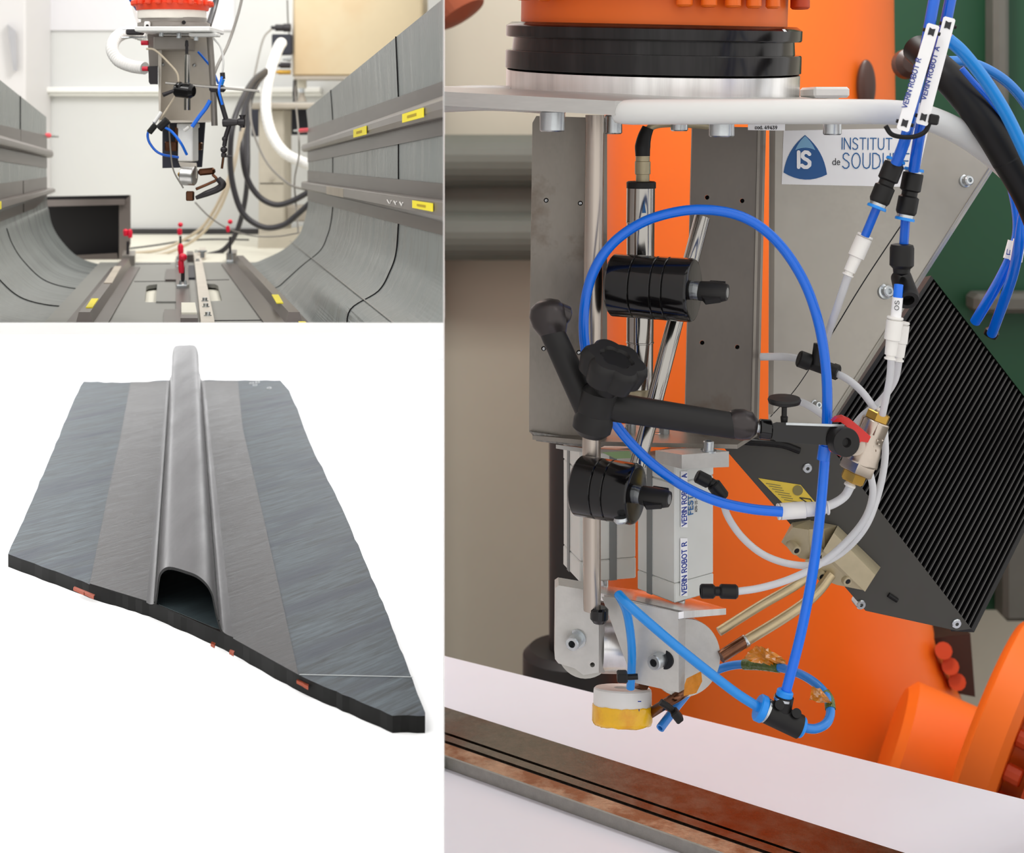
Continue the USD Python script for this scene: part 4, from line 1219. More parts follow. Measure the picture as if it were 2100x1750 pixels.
pushin('black straight fitting on the left labelled tube', (1838, 326), (1797, 428), 1.06)
pushin('black straight fitting on the right labelled tube', (1875, 345), (1855, 452), 1.07)
tubething('air_tube', 'short blue tube between left black fitting and white reducer', [(1799, 424, 1.07), (1774, 484, 1.075)], 9, 'deep_blue_tube')
tubething('air_tube', 'short blue tube between right black fitting and black elbow', [(1857, 448, 1.075), (1853, 510, 1.08)], 9.5, 'deep_blue_tube')


def reducer(label, a, b, d, r=17, r2=12):
    t = Thing('reducer_fitting', label, 'tube fitting')
    pa, pb = P(*a, d), P(*b, d); ax_ = unit(pb - pa); L = np.linalg.norm(pb - pa); k = K(1, d)
    t.add('body', lathe(pa, ax_, [(k * 7, 0), (k * 7, k * r), (L * .53, k * r), (L * .55, k * (r2 + 1)), (L - k * 10, k * r2), (L - k * 9, 0)], 28), 'white_plastic')
    t.add('collar', lathe(pa, ax_, [(0, k * 8), (0, k * (r - 1)), (k * 3, k * r), (k * 5, k * (r - 1)), (k * 5, k * (r - 4)), (k * 8, k * (r - 4))], 28), 'white_plastic')
    t.add('collar', lathe(pa + ax_ * (L - k * 10), ax_, [(0, k * (r2 - 3)), (k * 5, k * (r2 - 3)), (k * 6, k * r2), (k * 9, k * r2), (k * 10, k * (r2 - 2)), (k * 10, 0)], 28), 'white_plastic')
    return t.done()


reducer('white reducer fitting under the left short blue tube', (1775, 482), (1738, 566), 1.08)
reducer('white reducer fitting under the blue tube marked OS', (1836, 650), (1825, 738), 1.07)
reducer('white reducer fitting partly hidden behind the OS reducer', (1852, 660), (1842, 742), 1.1, 14, 11)
reducer('white reducer fitting joining the big blue loop to milky tube', (1594, 1050), (1700, 1042), 1.13, 17, 14)
ef = Thing('elbow_fitting', 'black elbow fitting above the tube marked OS', 'tube fitting')
ef.add('socket', lathe(P(1850, 500, 1.08), [-.02, 0, -1], [(0, 0), (0, K(13)), (K(2), K(20)), (K(8), K(22)), (K(40), K(22)), (K(46), K(16)), (K(54), K(15)), (K(60), 0)], 32), 'black_rubber')
ef.add('turned_socket', lathe(P(1848, 568, 1.095), [-.03, -1, -.7], [(0, 0), (0, K(19)), (.022, K(22)), (.026, K(20)), (.026, K(12)), (.02, K(11)), (.02, 0)], 32), 'black_rubber')
ef.done()
t = Thing('air_tube', 'short blue tube with white OS sleeve below the black elbow', 'air tube')
t.add('tube', ptube([(1843, 584, 1.072), (1841, 610, 1.07), (1837, 656, 1.07)], 9.5, n=18), 'blue_tube')
q = t.add('sleeve', ptube([(1841, 610, 1.07), (1837, 652, 1.07)], 10.8, n=22, smooth=False), 'label_white', label='white printed sleeve')
t.add('lettering', text('OS', (1843, 637, 1.0655), (.06, -1), 9, width=20), 'ink_black', on=q, sm=False)
t.done()

milky = [
    ('milky tube from the top elbow sweeping under to the right', [(1482, 1020, 1.14), (1492, 1058, 1.15), (1522, 1102, 1.16), (1566, 1138, 1.17), (1620, 1157, 1.18), (1675, 1158, 1.18), (1728, 1132, 1.18), (1775, 1080, 1.17), (1802, 1010, 1.17), (1815, 940, 1.17), (1814, 880, 1.18)], 7.5),
    ('milky tube from the lower elbow rising behind the valve', [(1508, 1214, 1.135), (1560, 1206, 1.15), (1620, 1188, 1.165), (1680, 1158, 1.172), (1735, 1112, 1.172), (1775, 1062, 1.168), (1790, 1010, 1.165), (1782, 960, 1.165)], 7.5),
    ('short milky tube from the valve bottom to the white reducer', [(1744, 998, 1.14), (1732, 1018, 1.14), (1708, 1034, 1.135), (1676, 1044, 1.13)], 9),
    ('milky tube from the left white reducer down to black tee', [(1741, 560, 1.085), (1724, 610, 1.1), (1706, 662, 1.13), (1688, 714, 1.17)], 8.5),
    ('milky tube from the OS reducer into the valve top', [(1828, 732, 1.075), (1824, 780, 1.09), (1810, 850, 1.11)], 7.5),
    ('milky tube crossing behind the one entering the valve', [(1844, 738, 1.1), (1834, 782, 1.12), (1806, 822, 1.14), (1770, 852, 1.16), (1750, 875, 1.18)], 7.5),
    ('milky tube arching from the black tee to the valve', [(1706, 762, 1.17), (1738, 778, 1.16), (1768, 804, 1.15), (1796, 842, 1.14)], 7.5),
    ('milky tube behind the thumb screw curving to the blue loop', [(1600, 818, 1.2), (1640, 824, 1.19), (1672, 840, 1.18), (1698, 860, 1.18)], 7.5),
    ('pale milky tube running left from the black tee', [(1648, 738, 1.2), (1610, 732, 1.22), (1560, 732, 1.23)], 8),
]
for lab, px, r in milky:
    tubething('milky_tube', lab, px, r, 'milky_tube')
tt = Thing('tee_fitting', 'black tee fitting lying against the aluminium sheet', 'tube fitting')
tt.add('run', tube([P(1640, 736, 1.18), P(1718, 764, 1.165)], K(14), n=24, smooth=False), 'black_rubber')
tt.add('branch', tube([P(1676, 748, 1.17), P(1682, 706, 1.17)], K(13), n=24, smooth=False), 'black_rubber')
for a, b, r in (((1637, 735), (1662, 744), 17), ((1706, 760), (1720, 765), 16)):
    tt.add('sleeve', cyl(P(*a, 1.172), P(*b, 1.172), K(r), n=24, bev=.001), 'black_rubber')
tt.done()

# ---- ball valve
bv = Thing('ball_valve', 'small nickel plated ball valve with brass nuts and red lever', 'valve')
vd = 1.14
va, vb = P(1806, 840, vd), P(1741, 1000, vd)
vx = unit(vb - va); VL = np.linalg.norm(vb - va); k = K(1, vd)
q = bv.add('collet', lathe(va - vx * k * 2, vx, [(0, k * 9), (0, k * 11), (k * 5, k * 11), (k * 6, k * 8), (k * 12, k * 8), (k * 12, 0)], 24), 'white_plastic')
bv.add('top_nut', lathe(va + vx * k * 6, vx, [(0, 0), (0, k * 22), (k * 2, k * 25), (k * 17, k * 25), (k * 19, k * 22), (k * 19, 0)], 48, poly=hexa, rot=.4), 'brass', label='brass hex nut')
bv.add('body', lathe(va + vx * k * 24, vx, [(0, 0), (0, k * 27), (k * 3, k * 29), (k * 40, k * 29), (k * 52, k * 31), (k * 64, k * 34), (k * 80, k * 36), (k * 88, k * 38), (k * 92, k * 38), (k * 95, k * 30), (k * 95, 0)], 48), 'nickel')
bv.add('flats', lathe(va + vx * k * 25, vx, [(0, 0), (0, k * 29), (k * 26, k * 30), (k * 30, k * 26)], 48, poly=hexa, rot=.1), 'nickel')
bv.add('union_nut', lathe(va + vx * k * 112, vx, [(0, 0), (0, k * 36), (k * 4, k * 39), (k * 24, k * 39), (k * 27, k * 34), (k * 27, 0)], 48, poly=hexa, rot=.3), 'nickel')
bv.add('bottom_nut', lathe(va + vx * k * 136, vx, [(0, 0), (0, k * 22), (k * 3, k * 26), (k * 20, k * 26), (k * 24, k * 22), (k * 24, 0)], 48, poly=hexa, rot=.2), 'brass', label='brass hex nut')
bv.add('collet', lathe(va + vx * k * 158, vx, [(0, k * 10), (k * 4, k * 9), (k * 8, k * 12), (k * 12, k * 12), (k * 14, k * 8), (k * 14, 0)], 24), 'white_plastic')
bv.add('stem', cyl(P(1752, 912, vd - .01), P(1752, 912, vd - .028), k * 22, n=24), 'nickel')
lv = [(1708, 866), (1716, 858), (1730, 855), (1746, 862), (1768, 880), (1786, 896), (1780, 908), (1766, 906), (1756, 914), (1748, 926), (1738, 912), (1742, 892), (1736, 874), (1724, 866)]
l_ = bv.add('lever', prism(lv, vd - .036, .008), 'red_lever', label='red lever')
bv.add('lever_tail', prism([(1700, 914), (1712, 920), (1728, 932), (1724, 937), (1702, 926)], vd - .03, .006), 'red_lever', on=l_)
for i, (s, o) in enumerate(((52, 10), (58, 16), (66, 8), (72, 17), (88, 12), (96, 20), (48, 20))):
    side = np.cross(vx, [0, 1, 0]); side = side if side[0] > 0 else -side
    c0 = va + vx * k * (s + 6) + side * k * o * .9 + np.array([0, -k * 27, 0])
    bv.add('cast_mark', hull([c0 + np.array([math.cos(a) * k * 2.6, 0 if j else -k * 3, math.sin(a) * k * 2.6]) for a in (0, 2.1, 4.2) for j in (0, 1)]), 'nickel')
bv.done()

# ---- tubes at the top right edge
tubething('air_tube', 'bright blue tube sweeping from the markers to the right edge', [(1944, 80, 1.06), (1975, 108, 1.06), (2020, 165, 1.07), (2062, 232, 1.08), (2100, 310, 1.09), (2140, 400, 1.1), (2220, 620, 1.15), (2280, 950, 1.3)], 13.5, 'cyan_tube')
tubething('air_tube', 'upper blue tube arching behind the black hose', [(1900, 138, 1.13), (1945, 126, 1.13), (2000, 132, 1.14), (2060, 165, 1.15), (2105, 215, 1.16), (2150, 290, 1.17), (2240, 560, 1.22), (2310, 900, 1.35)], 11, 'mid_blue_tube')
tubething('air_tube', 'thin blue tube lying along the black hose', [(1972, 140, 1.1), (1998, 170, 1.1), (2030, 205, 1.105), (2066, 250, 1.11), (2100, 300, 1.12)], 6, 'deep_blue_tube')
bh = Thing('black_hose', 'thick black hose curving down past the blue tubes', 'hose')
bh.add('hose', ptube([(1880, 100, 1.16), (1925, 140, 1.13), (1975, 190, 1.12), (2025, 255, 1.12), (2065, 320, 1.13), (2110, 400, 1.15), (2150, 500, 1.18), (2230, 720, 1.3), (2290, 1000, 1.5)], [30, 31, 33, 34, 34, 33, 33, 33, 33], n=28), 'black_rubber')
bh.add('band', ptube([(2062, 314, 1.13), (2070, 328, 1.13)], 35.5, n=28, smooth=False), 'black_rubber')
bh.done()
for lab, px, txt, lp in (('left blue tube entering the heat sink, with white sleeve', [(2060, 330, 1.28), (2080, 400, 1.28), (2088, 460, 1.28), (2080, 510, 1.285), (2050, 575, 1.3), (2000, 660, 1.34)], 'E', ((2080, 495), (2070, 532))),
                         ('right blue tube entering the heat sink, with white E3 sleeve', [(2120, 380, 1.25), (2100, 440, 1.25), (2090, 500, 1.25), (2078, 560, 1.27), (2058, 620, 1.3), (2034, 685, 1.34)], 'E3', ((2091, 492), (2083, 536)))):
    t = Thing('air_tube', lab, 'air tube')
    d_ = px[3][2]
    t.add('tube', ptube(px, 11, n=18), 'blue_tube')
    q = t.add('sleeve', ptube([(*lp[0], d_ - .001), (*lp[1], d_ - .001)], 12.8, n=22, smooth=False), 'label_white', label='white printed sleeve')
    t.add('lettering', text(txt, (lp[1][0] + 6, lp[1][1] - 8, d_ - .008), (.14, -1), 12, width=26 if len(txt) > 1 else 12), 'ink_blue', on=q, sm=False)
    t.done()
# ================================================================== workshop model (top left)
M('shop_wall', C(206, 207, 206), .6, var=.015, vs=3)
M('shop_wall_light', C(216, 215, 219), .6, var=.01)
M('ledge_white', C(238, 238, 234), .5, var=.01)
M('skirt_black', C(46, 44, 45), .5)
M('cream_floor', C(226, 223, 208), .5, var=.02)
M('pillar_grey', C(210, 208, 208), .6, var=.01)
M('handle_grey', C(168, 168, 172), .4)
M('shell_skin', C(114, 119, 118), .34, var=.22, vs=26, st=(.35, 2.2, .35), spec=.6, rvar=.08, bump=.08)
M('shell_brown', C(80, 72, 69), .34, var=.1, vs=24, st=(1, .3, 1), spec=.6)
M('shell_stringer', C(106, 98, 94), .3, var=.06, vs=20, spec=.6)
M('shell_rim', C(150, 148, 144), .5, var=.05)
M('shell_dark', C(20, 18, 20), .6, spec=.3)
M('shop_floor_panel', C(134, 134, 130), .45, var=.06, vs=60, st=(.3, 3, 1))
M('cabinet_beige', C(202, 186, 154), .5, var=.04, vs=4, col2=C(194, 162, 120), c2=(.5, .75), c2s=3)
M('concrete', C(184, 177, 163), .7, var=.06, vs=30)
M('table_grey', C(172, 164, 152), .6, var=.08)
M('panel_navy', C(40, 42, 54), .5)
M('hose_corrugated', C(240, 239, 236), .5, var=.01)
M('hose_black', C(46, 44, 48), .4)
M('hose_cream', C(208, 194, 172), .5)
M('cord_grey', C(132, 128, 122), .5)
M('sticker_yellow', C(246, 228, 40), .5, var=0.)
M('sticker_ink', C(176, 150, 20), .6, var=0.)
M('clamp_red', C(232, 24, 60), .35)
M('robot_red', C(236, 70, 34), .45, var=.05)
M('flange_cream', C(240, 236, 226), .5)
M('tool_grey', C(150, 144, 138), .35, .5, var=.08, vs=60)
M('tool_plate', C(208, 200, 188), .45, .1, var=.08, vs=40)
M('tool_white', C(238, 238, 236), .4)
M('tool_black', C(40, 36, 40), .4)
M('chalk', C(220, 218, 214), .8, var=0.)
M('masking', C(186, 176, 162), .7)

DE = 2.3
SD = 3.38
struct('wall_far', abox(P(-700, 0, SD)[0], P(909.3, 0, SD)[0] + .002, SD, SD + .04, P(0, 655, SD)[2], P(0, -110, SD)[2]), 'shop_wall')
# bench-like floor behind the shell
zf0, zf1 = P(0, 537, 2.36)[2], P(0, 481, 3.36)[2]
flr = [(-700, 2.30), (909, 2.30), (909, SD), (-700, SD)]
zat = lambda d: zf0 + (zf1 - zf0) * (d - 2.36)
struct('floor_far', hull([[(x - CX) / F * d, d, zat(d) - o] for x, d in flr for o in (0, .01)]), 'cream_floor', sm=False)
struct('baseboard_far', abox(P(200, 0, SD)[0], P(640, 0, SD)[0], SD - .012, SD, P(0, 479, SD)[2], P(0, 469, SD)[2]), 'skirt_black')
struct('trim_1', cat(abox(P(50, 0, SD)[0], P(660, 0, SD)[0], SD - .03, SD, P(0, 190, SD)[2], P(0, 179, SD)[2], .002), abox(P(50, 0, SD)[0], P(660, 0, SD)[0], SD - .02, SD, P(0, 197, SD)[2], P(0, 190, SD)[2], .002)), 'ledge_white')
ds = Thing('wall_panel', 'large pale rectangular wall panel behind the red robot', 'wall panel')
ds.add('panel', abox(P(64, 0, SD)[0], P(481, 0, SD)[0], SD - .006, SD, P(0, 63, SD)[2], P(0, -100, SD)[2], .001), 'shop_wall_light')
ds.done()
pl_ = Thing('pillar', 'pale pillar with a recessed grey handle at the far left', 'pillar')
pl_.add('pillar', abox(P(-500, 0, 3.2)[0], P(52, 0, 3.2)[0], 3.2, SD, P(0, 560, 3.2)[2], P(0, -110, 3.2)[2], .004), 'pillar_grey')
h_ = pl_.add('handle', hull([P(15, 50, 3.18), P(32, 63, 3.18), P(35, 145, 3.18), P(27, 145, 3.18), P(24, 72, 3.18), P(16, 58, 3.18), P(15, 50, 3.2), P(35, 145, 3.2), P(32, 63, 3.2)]), 'handle_grey', label='grey recessed handle')
pl_.done()

# --- aircraft shell: ruled between the far cut (depth DE) and nearer sections


def ln(e, n, s, d):
    A, B = P(*e, DE), P(*n, DE / s)
    return A + (B - A) * ((d - DE) / (DE / s - DE))


def Rw(ye, yn, prot=0.):
    x = 632 - prot
    return ((x, ye), (910, yn), (910 - 436.) / (x - 436))


def Lw(ye, yn, prot=0.):
    x = 95 + prot
    return ((x, ye), (0, yn), 436. / (436 - x))


def strip_loft(lines, da=DE, db=.8):
    return loft([np.array([ln(*l, d) for l in lines]) for d in (da, db)])


def ruled(lines, da, db, off, k=6, wall_th=(0, 0, 0)):
    """Skin through the lines with thickness off (world vector per line)."""
    ra = spline([ln(*l, da) for l in lines], k); rb = spline([ln(*l, db) for l in lines], k)
    oa = spline([ln(*l, da) + np.array(o) for l, o in zip(lines, off)], k); ob = spline([ln(*l, db) + np.array(o) for l, o in zip(lines, off)], k)
    n = 8
    inn = [ra + (rb - ra) * t for t in np.linspace(0, 1, n)]; ou = [oa + (ob - oa) * t for t in np.linspace(0, 1, n)]
    return sheet(inn), sheet(ou), sheet([inn[0], ou[0]]), sheet([[r[0] for r in inn], [r[0] for r in ou]])


Rlines = [((628, 226), (910, -4), 2.45), Rw(268, 166), Rw(333, 277), Rw(350, 377), Rw(411, 483), ((628, 436), (905, 560), 2.42), ((623, 457), (889, 606), 2.42), ((612, 483), (858, 655), 2.42), ((581, 512), (788, 697), 2.42), ((540, 532), (652, 634), 1.62), ((524, 538), (641, 655), 1.62), ((508, 541), (632, 664), 1.62)]
Llines = [((95, 240), (0, 164), 1.28), ((95, 300), (0, 290), 1.28), ((96, 363), (0, 378), 1.28), ((97, 418), (0, 452), 1.28), ((100, 430), (3, 474), 1.28), ((107, 461), (15, 506), 1.28), ((125, 492), (38, 541), 1.28), ((158, 525), (80, 580), 1.28), ((200, 541), (134, 597), 1.28), ((250, 546), (196, 601), 1.28)]
Roff = [(.014, 0, 0)] * 5 + [(.014, 0, -.004), (.012, 0, -.006), (.01, 0, -.009), (.007, 0, -.012), (.003, 0, -.013), (.002, 0, -.013), (0, 0, -.013)]
Loff = [(-.014, 0, 0)] * 4 + [(-.014, 0, -.003), (-.012, 0, -.006), (-.01, 0, -.009), (-.007, 0, -.012), (-.003, 0, -.013), (0, 0, -.013)]


def hoop(lines, d, r, off):
    return tube(spline([ln(*l, d) + np.array(off) for l in lines], 6), r, n=6, smooth=False)


def sticker(T, la, lb, u0, u1, d0, d1, n_off, on, txt=None):
    """Yellow label between lines la and lb (fractions) from depth d0 to d1."""
    c = []
    for d, u in ((d0, u0), (d1, u0), (d1, u1), (d0, u1)):
        a, b = ln(*la, d), ln(*lb, d); c.append(a + (b - a) * u + np.array(n_off))
    q = T.add('label', hull(c + [x - np.array(n_off) * .6 for x in c]), 'sticker_yellow', on=on, label='yellow label', sm=False)
    m = np.array(c); o = m.mean(0); e1 = m[1] - m[0]; e2 = m[3] - m[0]
    for t in (-.09, .09):
        b = [o + e1 * s * .22 + e2 * (t + v) + np.array(n_off) * .15 for s in (-1, 1) for v in (-.05, .05)]
    # faint print block
    T.add('label_print', hull([o + e1 * s * .22 + e2 * v + np.array(n_off) * w for s in (-1, 1) for v in (-.14, .14) for w in (.02, .2)]), 'sticker_ink', on=None, sm=False)


sh_ = Thing('shell_side', 'right curved grey fuselage side with two stringers and yellow labels', 'fuselage panel')
a, b, c, d_ = ruled(Rlines, DE, .8, Roff)
s0 = sh_.add('skin', cat(a, b), 'shell_skin', sm=40)
sh_.add('cut_end', cat(c, d_), 'shell_rim', on=s0, label='pale cut end')
sh_.add('doubler', strip_loft([Rw(264, 166, 1.5), Rw(333, 277, 1.5), Rw(333, 277, -1), Rw(264, 166, -1)]), 'shell_brown', label='brown raised strip')
sh_.add('doubler', strip_loft([Rw(350, 377, 1.5), Rw(411, 483, 1.5), Rw(411, 483, -1), Rw(350, 377, -1)]), 'shell_brown', label='brown raised strip')
q1 = sh_.add('stringer', strip_loft([Rw(295, 196, 2), Rw(297, 199, 11), Rw(301, 205, 13.5), Rw(307, 222, 13.5), Rw(311, 238, 10), Rw(312, 242, 2)], DE + .01), 'shell_stringer')
q2 = sh_.add('stringer', strip_loft([Rw(372, 410, 2), Rw(373, 413, 11), Rw(375, 416, 13.5), Rw(386, 445, 13.5), Rw(388, 453, 10), Rw(389, 456, 2)], DE + .01), 'shell_stringer')


def dx(x, e, prot=12.):   # depth at which a line on the right wall is seen at column x
    xe = 632 - prot
    return DE * (xe - 436.) / (x - 436)


def lab(T, x0, x1, l0, l1, u0, u1, on):
    sticker(T, l0, l1, u0, u1, dx(x0, 0), dx(x1, 0), (-.0015, 0, 0), on)


lab(sh_, 832, 875, Rw(297, 199, 13.5), Rw(311, 238, 13.5), .25, .8, None)
lab(sh_, 730, 756, Rw(297, 199, 13.5), Rw(311, 238, 13.5), .25, .95, None)
lab(sh_, 853, 894, Rw(373, 413, 13.5), Rw(388, 453, 13.5), .18, .62, None)
sh_.add('masking_tape', hull([ln(*Rw(y0, y1, 14.2), dx(x, 0)) + np.array([o, 0, 0]) for x in (672, 706) for y0, y1 in ((375, 416), (387, 449)) for o in (0, .001)]), 'masking', label='piece of beige masking tape', sm=False)
for k, x in enumerate((798, 806, 812, 817, 824, 830)):   # chalk scribble
    u = ln(*Rw(380, 430, 14), dx(x, 0)); v = ln(*Rw(384, 438, 14), dx(x + 4 - 6 * (k % 2), 0))
    sh_.add('chalk_stroke', tube([u, v], .0005, n=5), 'chalk')
for d in (DE * 196 / (683 - 436.), DE * 196 / (818 - 436.)):
    for i, j in ((0, 1), (2, 3), (4, 11)):
        sh_.add('joint_line', hoop(Rlines[i:j + 1], d, .0006, (-.0004, 0, .0002)), 'shell_dark', on=s0)
sh_.add('seam_line', tube([ln(*((596, 496), (822, 676), 2.42), d) + np.array([-.001, 0, .0015]) for d in np.linspace(DE, .95, 12)], .0005, n=5), 'shell_rim', on=s0)
q = sh_.add('end_bolt', cyl(P(640, 266, DE - .02), P(616, 268, DE + .03), K(4.5, DE), n=14), 'clamp_red', label='red and chrome end fitting')
sh_.add('bolt_tip', cyl(P(622, 267, DE + .02), P(603, 268, DE + .05), K(4, DE), K(2, DE), n=14), 'zinc', on=q)
sh_.done(clip_shop)

sl = Thing('shell_side', 'left curved grey fuselage side with two stringers', 'fuselage panel')
a, b, c, d_ = ruled(Llines, DE, .8, Loff)
s0 = sl.add('skin', cat(a, b), 'shell_skin', sm=40)
sl.add('cut_end', cat(c, d_), 'shell_rim', on=s0, label='pale cut end')
sl.add('doubler', strip_loft([Lw(278, 256, 1.5), Lw(345, 330, 1.5), Lw(345, 330, -1), Lw(278, 256, -1)]), 'shell_brown', label='brown raised strip')
sl.add('doubler', strip_loft([Lw(363, 377, 1.5), Lw(418, 454, 1.5), Lw(418, 454, -1), Lw(363, 377, -1)]), 'shell_brown', label='brown raised strip')
sl.add('stringer', strip_loft([Lw(306, 277, 2), Lw(308, 279, 10), Lw(312, 283, 13), Lw(320, 293, 13), Lw(323, 300, 9), Lw(324, 303, 2)], DE + .01), 'shell_stringer')
q2 = sl.add('stringer', strip_loft([Lw(386, 410, 2), Lw(386, 411, 12), Lw(388, 414, 17), Lw(394, 428, 17), Lw(396, 431, 12), Lw(397, 433, 2)], DE + .01), 'shell_stringer')
dj = DE * (436 - 95) / (436 - 41.)
sl.add('joint_line', hoop(Llines[0:2], dj, .0006, (.0006, 0, 0)), 'shell_dark', on=s0)
sl.add('joint_line', hoop(Llines[2:4], DE * 341 / (436 - 46.), .0006, (.0006, 0, 0)), 'shell_dark', on=s0)
for d in (DE * .80, DE * .70):
    sl.add('joint_line', hoop(Llines[4:], d, .0006, (.0002, 0, .0006)), 'shell_dark', on=s0)
q = sl.add('end_bolt', cyl(P(86, 278, DE - .02), P(100, 278, DE + .02), K(5.5, DE), n=14), 'clamp_red', label='red and chrome end fitting')
sl.add('bolt_tip', cyl(P(100, 278, DE + .02), P(119, 280, DE + .04), K(4, DE), K(2.5, DE), n=14), 'zinc', on=q)
qd = [DE * (436 - 95 - 17) / (436 - x) for x in (0.5, -8)]
sl.add('label', hull([ln(*Lw(y0, y1, 17.6), d) + np.array([o, 0, 0]) for d in qd for y0, y1 in ((388, 413), (395, 429)) for o in (0, .001)]), 'sticker_yellow', label='yellow label', sm=False)
sl.done(clip_shop)

# --- floor of the shell
FZ = P(370, 541, DE)[2]; FM = (P(370, 541, DE)[2] - P(370, 661, DE / 1.6)[2]) / (DE - DE / 1.6)


def G(x, y, lift=0.):
    zz = -(y - CY) / F
    d = (FZ - FM * DE - CAMZ + lift) / (zz - FM)
    return P(x, y, d)


def gplate(pxs, lift, th, holes=()):
    """Plate on the shell floor: outline in pixels as seen at its top (lift above the floor)."""
    t = np.array([G(x, y, lift) for x, y in pxs]); hs = [np.array([G(x, y, lift) for x, y in h])[:, :2] for h in holes]
    m = trimesh.creation.extrude_polygon(sg.Polygon(t[:, :2], hs).buffer(0), th, engine='earcut')
    v = m.vertices
    return tm(np.stack([v[:, 0], v[:, 1], FZ + FM * (v[:, 1] - DE) + lift - th + v[:, 2]], 1), m.faces)


def gbox(pxs, h, lift=0.):
    """Block standing on the floor: footprint in pixels (on the floor), height h."""
    return hull([G(x, y, lift) + [0, 0, o] for x, y in pxs for o in (0, h)])


fp = Thing('shell_floor', 'grey floor panel between the two shell sides with white cut-outs', 'floor panel')
fl0 = [(205, 538), (540, 538), (720, 662), (740, 690), (60, 690), (90, 662)]
hole1 = [(300, 588), (305, 585), (322, 583), (322, 620), (299, 620), (297, 618)]
hole2 = [(424, 582), (441, 583), (447, 586), (454, 612), (455, 617), (432, 618)]
fp.add('floor_plate', gplate(fl0, 0, .005, holes=(hole1, hole2)), 'shop_floor_panel', sm=False)
fp.add('under_sheet', gplate([(270, 570), (480, 570), (500, 640), (250, 640)], -.0075, .002), 'cream_floor', label='white sheet seen through the cut-outs', sm=False)
for y, x0, x1 in ((577, 275, 362), (574, 420, 470), (541, 275, 350), (657, 435, 540)):
    fp.add('joint_line', tube([G(x0, y + 1, .0002), G(x1, y, .0002)], .0006, n=5), 'shell_dark')
fp.done(clip_shop)


def floor_stringer(label, base, ridge, h, blk, lab_):
    t = Thing('floor_stringer', label, 'stringer')
    t.add('foot_strip', gplate(base, .0022, .002), 'shell_brown', sm=False)
    (a0, a1), (b0, b1) = ridge
    A0, A1, B0, B1 = G(*a0), G(*a1), G(*b0), G(*b1)
    u = [0, 0, h]
    rib = t.add('ridge', hull([A0, A1, B0, B1] + [A0 + (A1 - A0) * s + u for s in (.2, .8)] + [B0 + (B1 - B0) * s + u for s in (.2, .8)]), 'shell_stringer', sm=40)
    t.add('end_block', gbox(blk, .016), 'tool_grey')
    for x, y, x2, y2 in lab_:
        p = [G(x, y, h + .001), G(x + 14, y, h + .001), G(x2 + 14, y2, h + .001), G(x2, y2, h + .001)]
        t.add('label', hull(p + [q - [0, 0, .001] for q in p]), 'sticker_yellow', on=rib, label='yellow label', sm=False)
    return t


floor_stringer('right floor stringer of the shell with yellow labels', [(454, 541), (513, 541), (640, 668), (546, 668)], (((481, 541), (503, 541)), ((585, 668), (622, 668))), .013, [(464, 540), (484, 540), (486, 532), (466, 532)], ((557, 604, 567, 621), (612, 659, 620, 668))).done(clip_shop)
lt = floor_stringer('left floor stringer of the shell with pale tape and yellow label', [(228, 549), (287, 547), (218, 668), (130, 668)], (((246, 548), (270, 548)), ((154, 668), (192, 668))), .013, [(250, 546), (276, 546), (278, 534), (254, 534)], ((188, 612, 176, 630),))
tp_ = [G(238, 548, .0142), G(248, 548, .0142), G(222, 578, .0142), G(212, 578, .0142)]
tp_ = [G(235, 546, .014), G(249, 546, .014), G(230, 580, .014), G(213, 580, .014)]
lt.add('pale_tape', hull(tp_ + [q - [0, 0, .001] for q in tp_]), 'masking', label='pale grey tape', sm=False)
lt.done(clip_shop)


def tclamp(label, x, y, h, red, scale=1.):
    """Toggle clamp: base at pixel on the floor, red grips at given rows."""
    t = Thing('toggle_clamp', label, 'toggle clamp', 'red handled toggle clamps on the shell floor' if False else None)
    b = G(x, y); d = b[1]; k = d / F
    t.add('base', box(b + [0, 0, .003 * scale], XYZ, [k * 9 * scale, k * 8 * scale, .003 * scale], .0008), 'zinc')
    for s in (-1, 1):
        t.add('leg', cyl(b + [s * k * 6 * scale, 0, .004], P(x + s * 3 * scale, y - h * .35, d), k * 2.2 * scale, n=10), 'zinc')
    t.add('stem', cyl(P(x, y - h * .3, d), P(x, y - h * .8, d), k * 3.2 * scale, n=12), 'tool_black')
    for i, (dx_, ya, yb, r) in enumerate(red):
        if ya == yb:
            m = trimesh.creation.icosphere(2, k * r); m.apply_translation(P(x + dx_, ya, d - .004))
            t.add('knob', m, 'clamp_red', label='red ball knob')
        else:
            t.add('grip', lathe(P(x + dx_, yb, d - .003), P(x + dx_ - 1, ya, d - .003) - P(x + dx_, yb, d - .003), [(0, 0), (0, k * r * .8), (k * (yb - ya) * .3, k * r), (k * (yb - ya) * .8, k * r), (k * (yb - ya), k * r * .5), (k * (yb - ya), 0)], 16), 'clamp_red', label='red grip')
    return t


tclamp('red handled toggle clamp on the left floor stringer end', 262, 543, 60, [(-4, 470, 484, 5), (5, 470, 488, 5)], .9).done()
tclamp('red handled toggle clamp nearest the white block in the middle', 375, 596, 60, [(0, 528, 528, 8.5), (-3, 530, 560, 6)], 1.25).done()
tclamp('middle red handled toggle clamp of the central row', 371, 552, 50, [(0, 500, 522, 6)], .9).done()
tclamp('farthest red handled toggle clamp of the central row', 370, 540, 70, [(0, 461, 461, 5), (-1, 468, 482, 5)], .8).done()
tclamp('red handled toggle clamp on the right floor stringer end', 472, 540, 68, [(0, 455, 455, 5), (-4, 463, 476, 4)], .8).done()

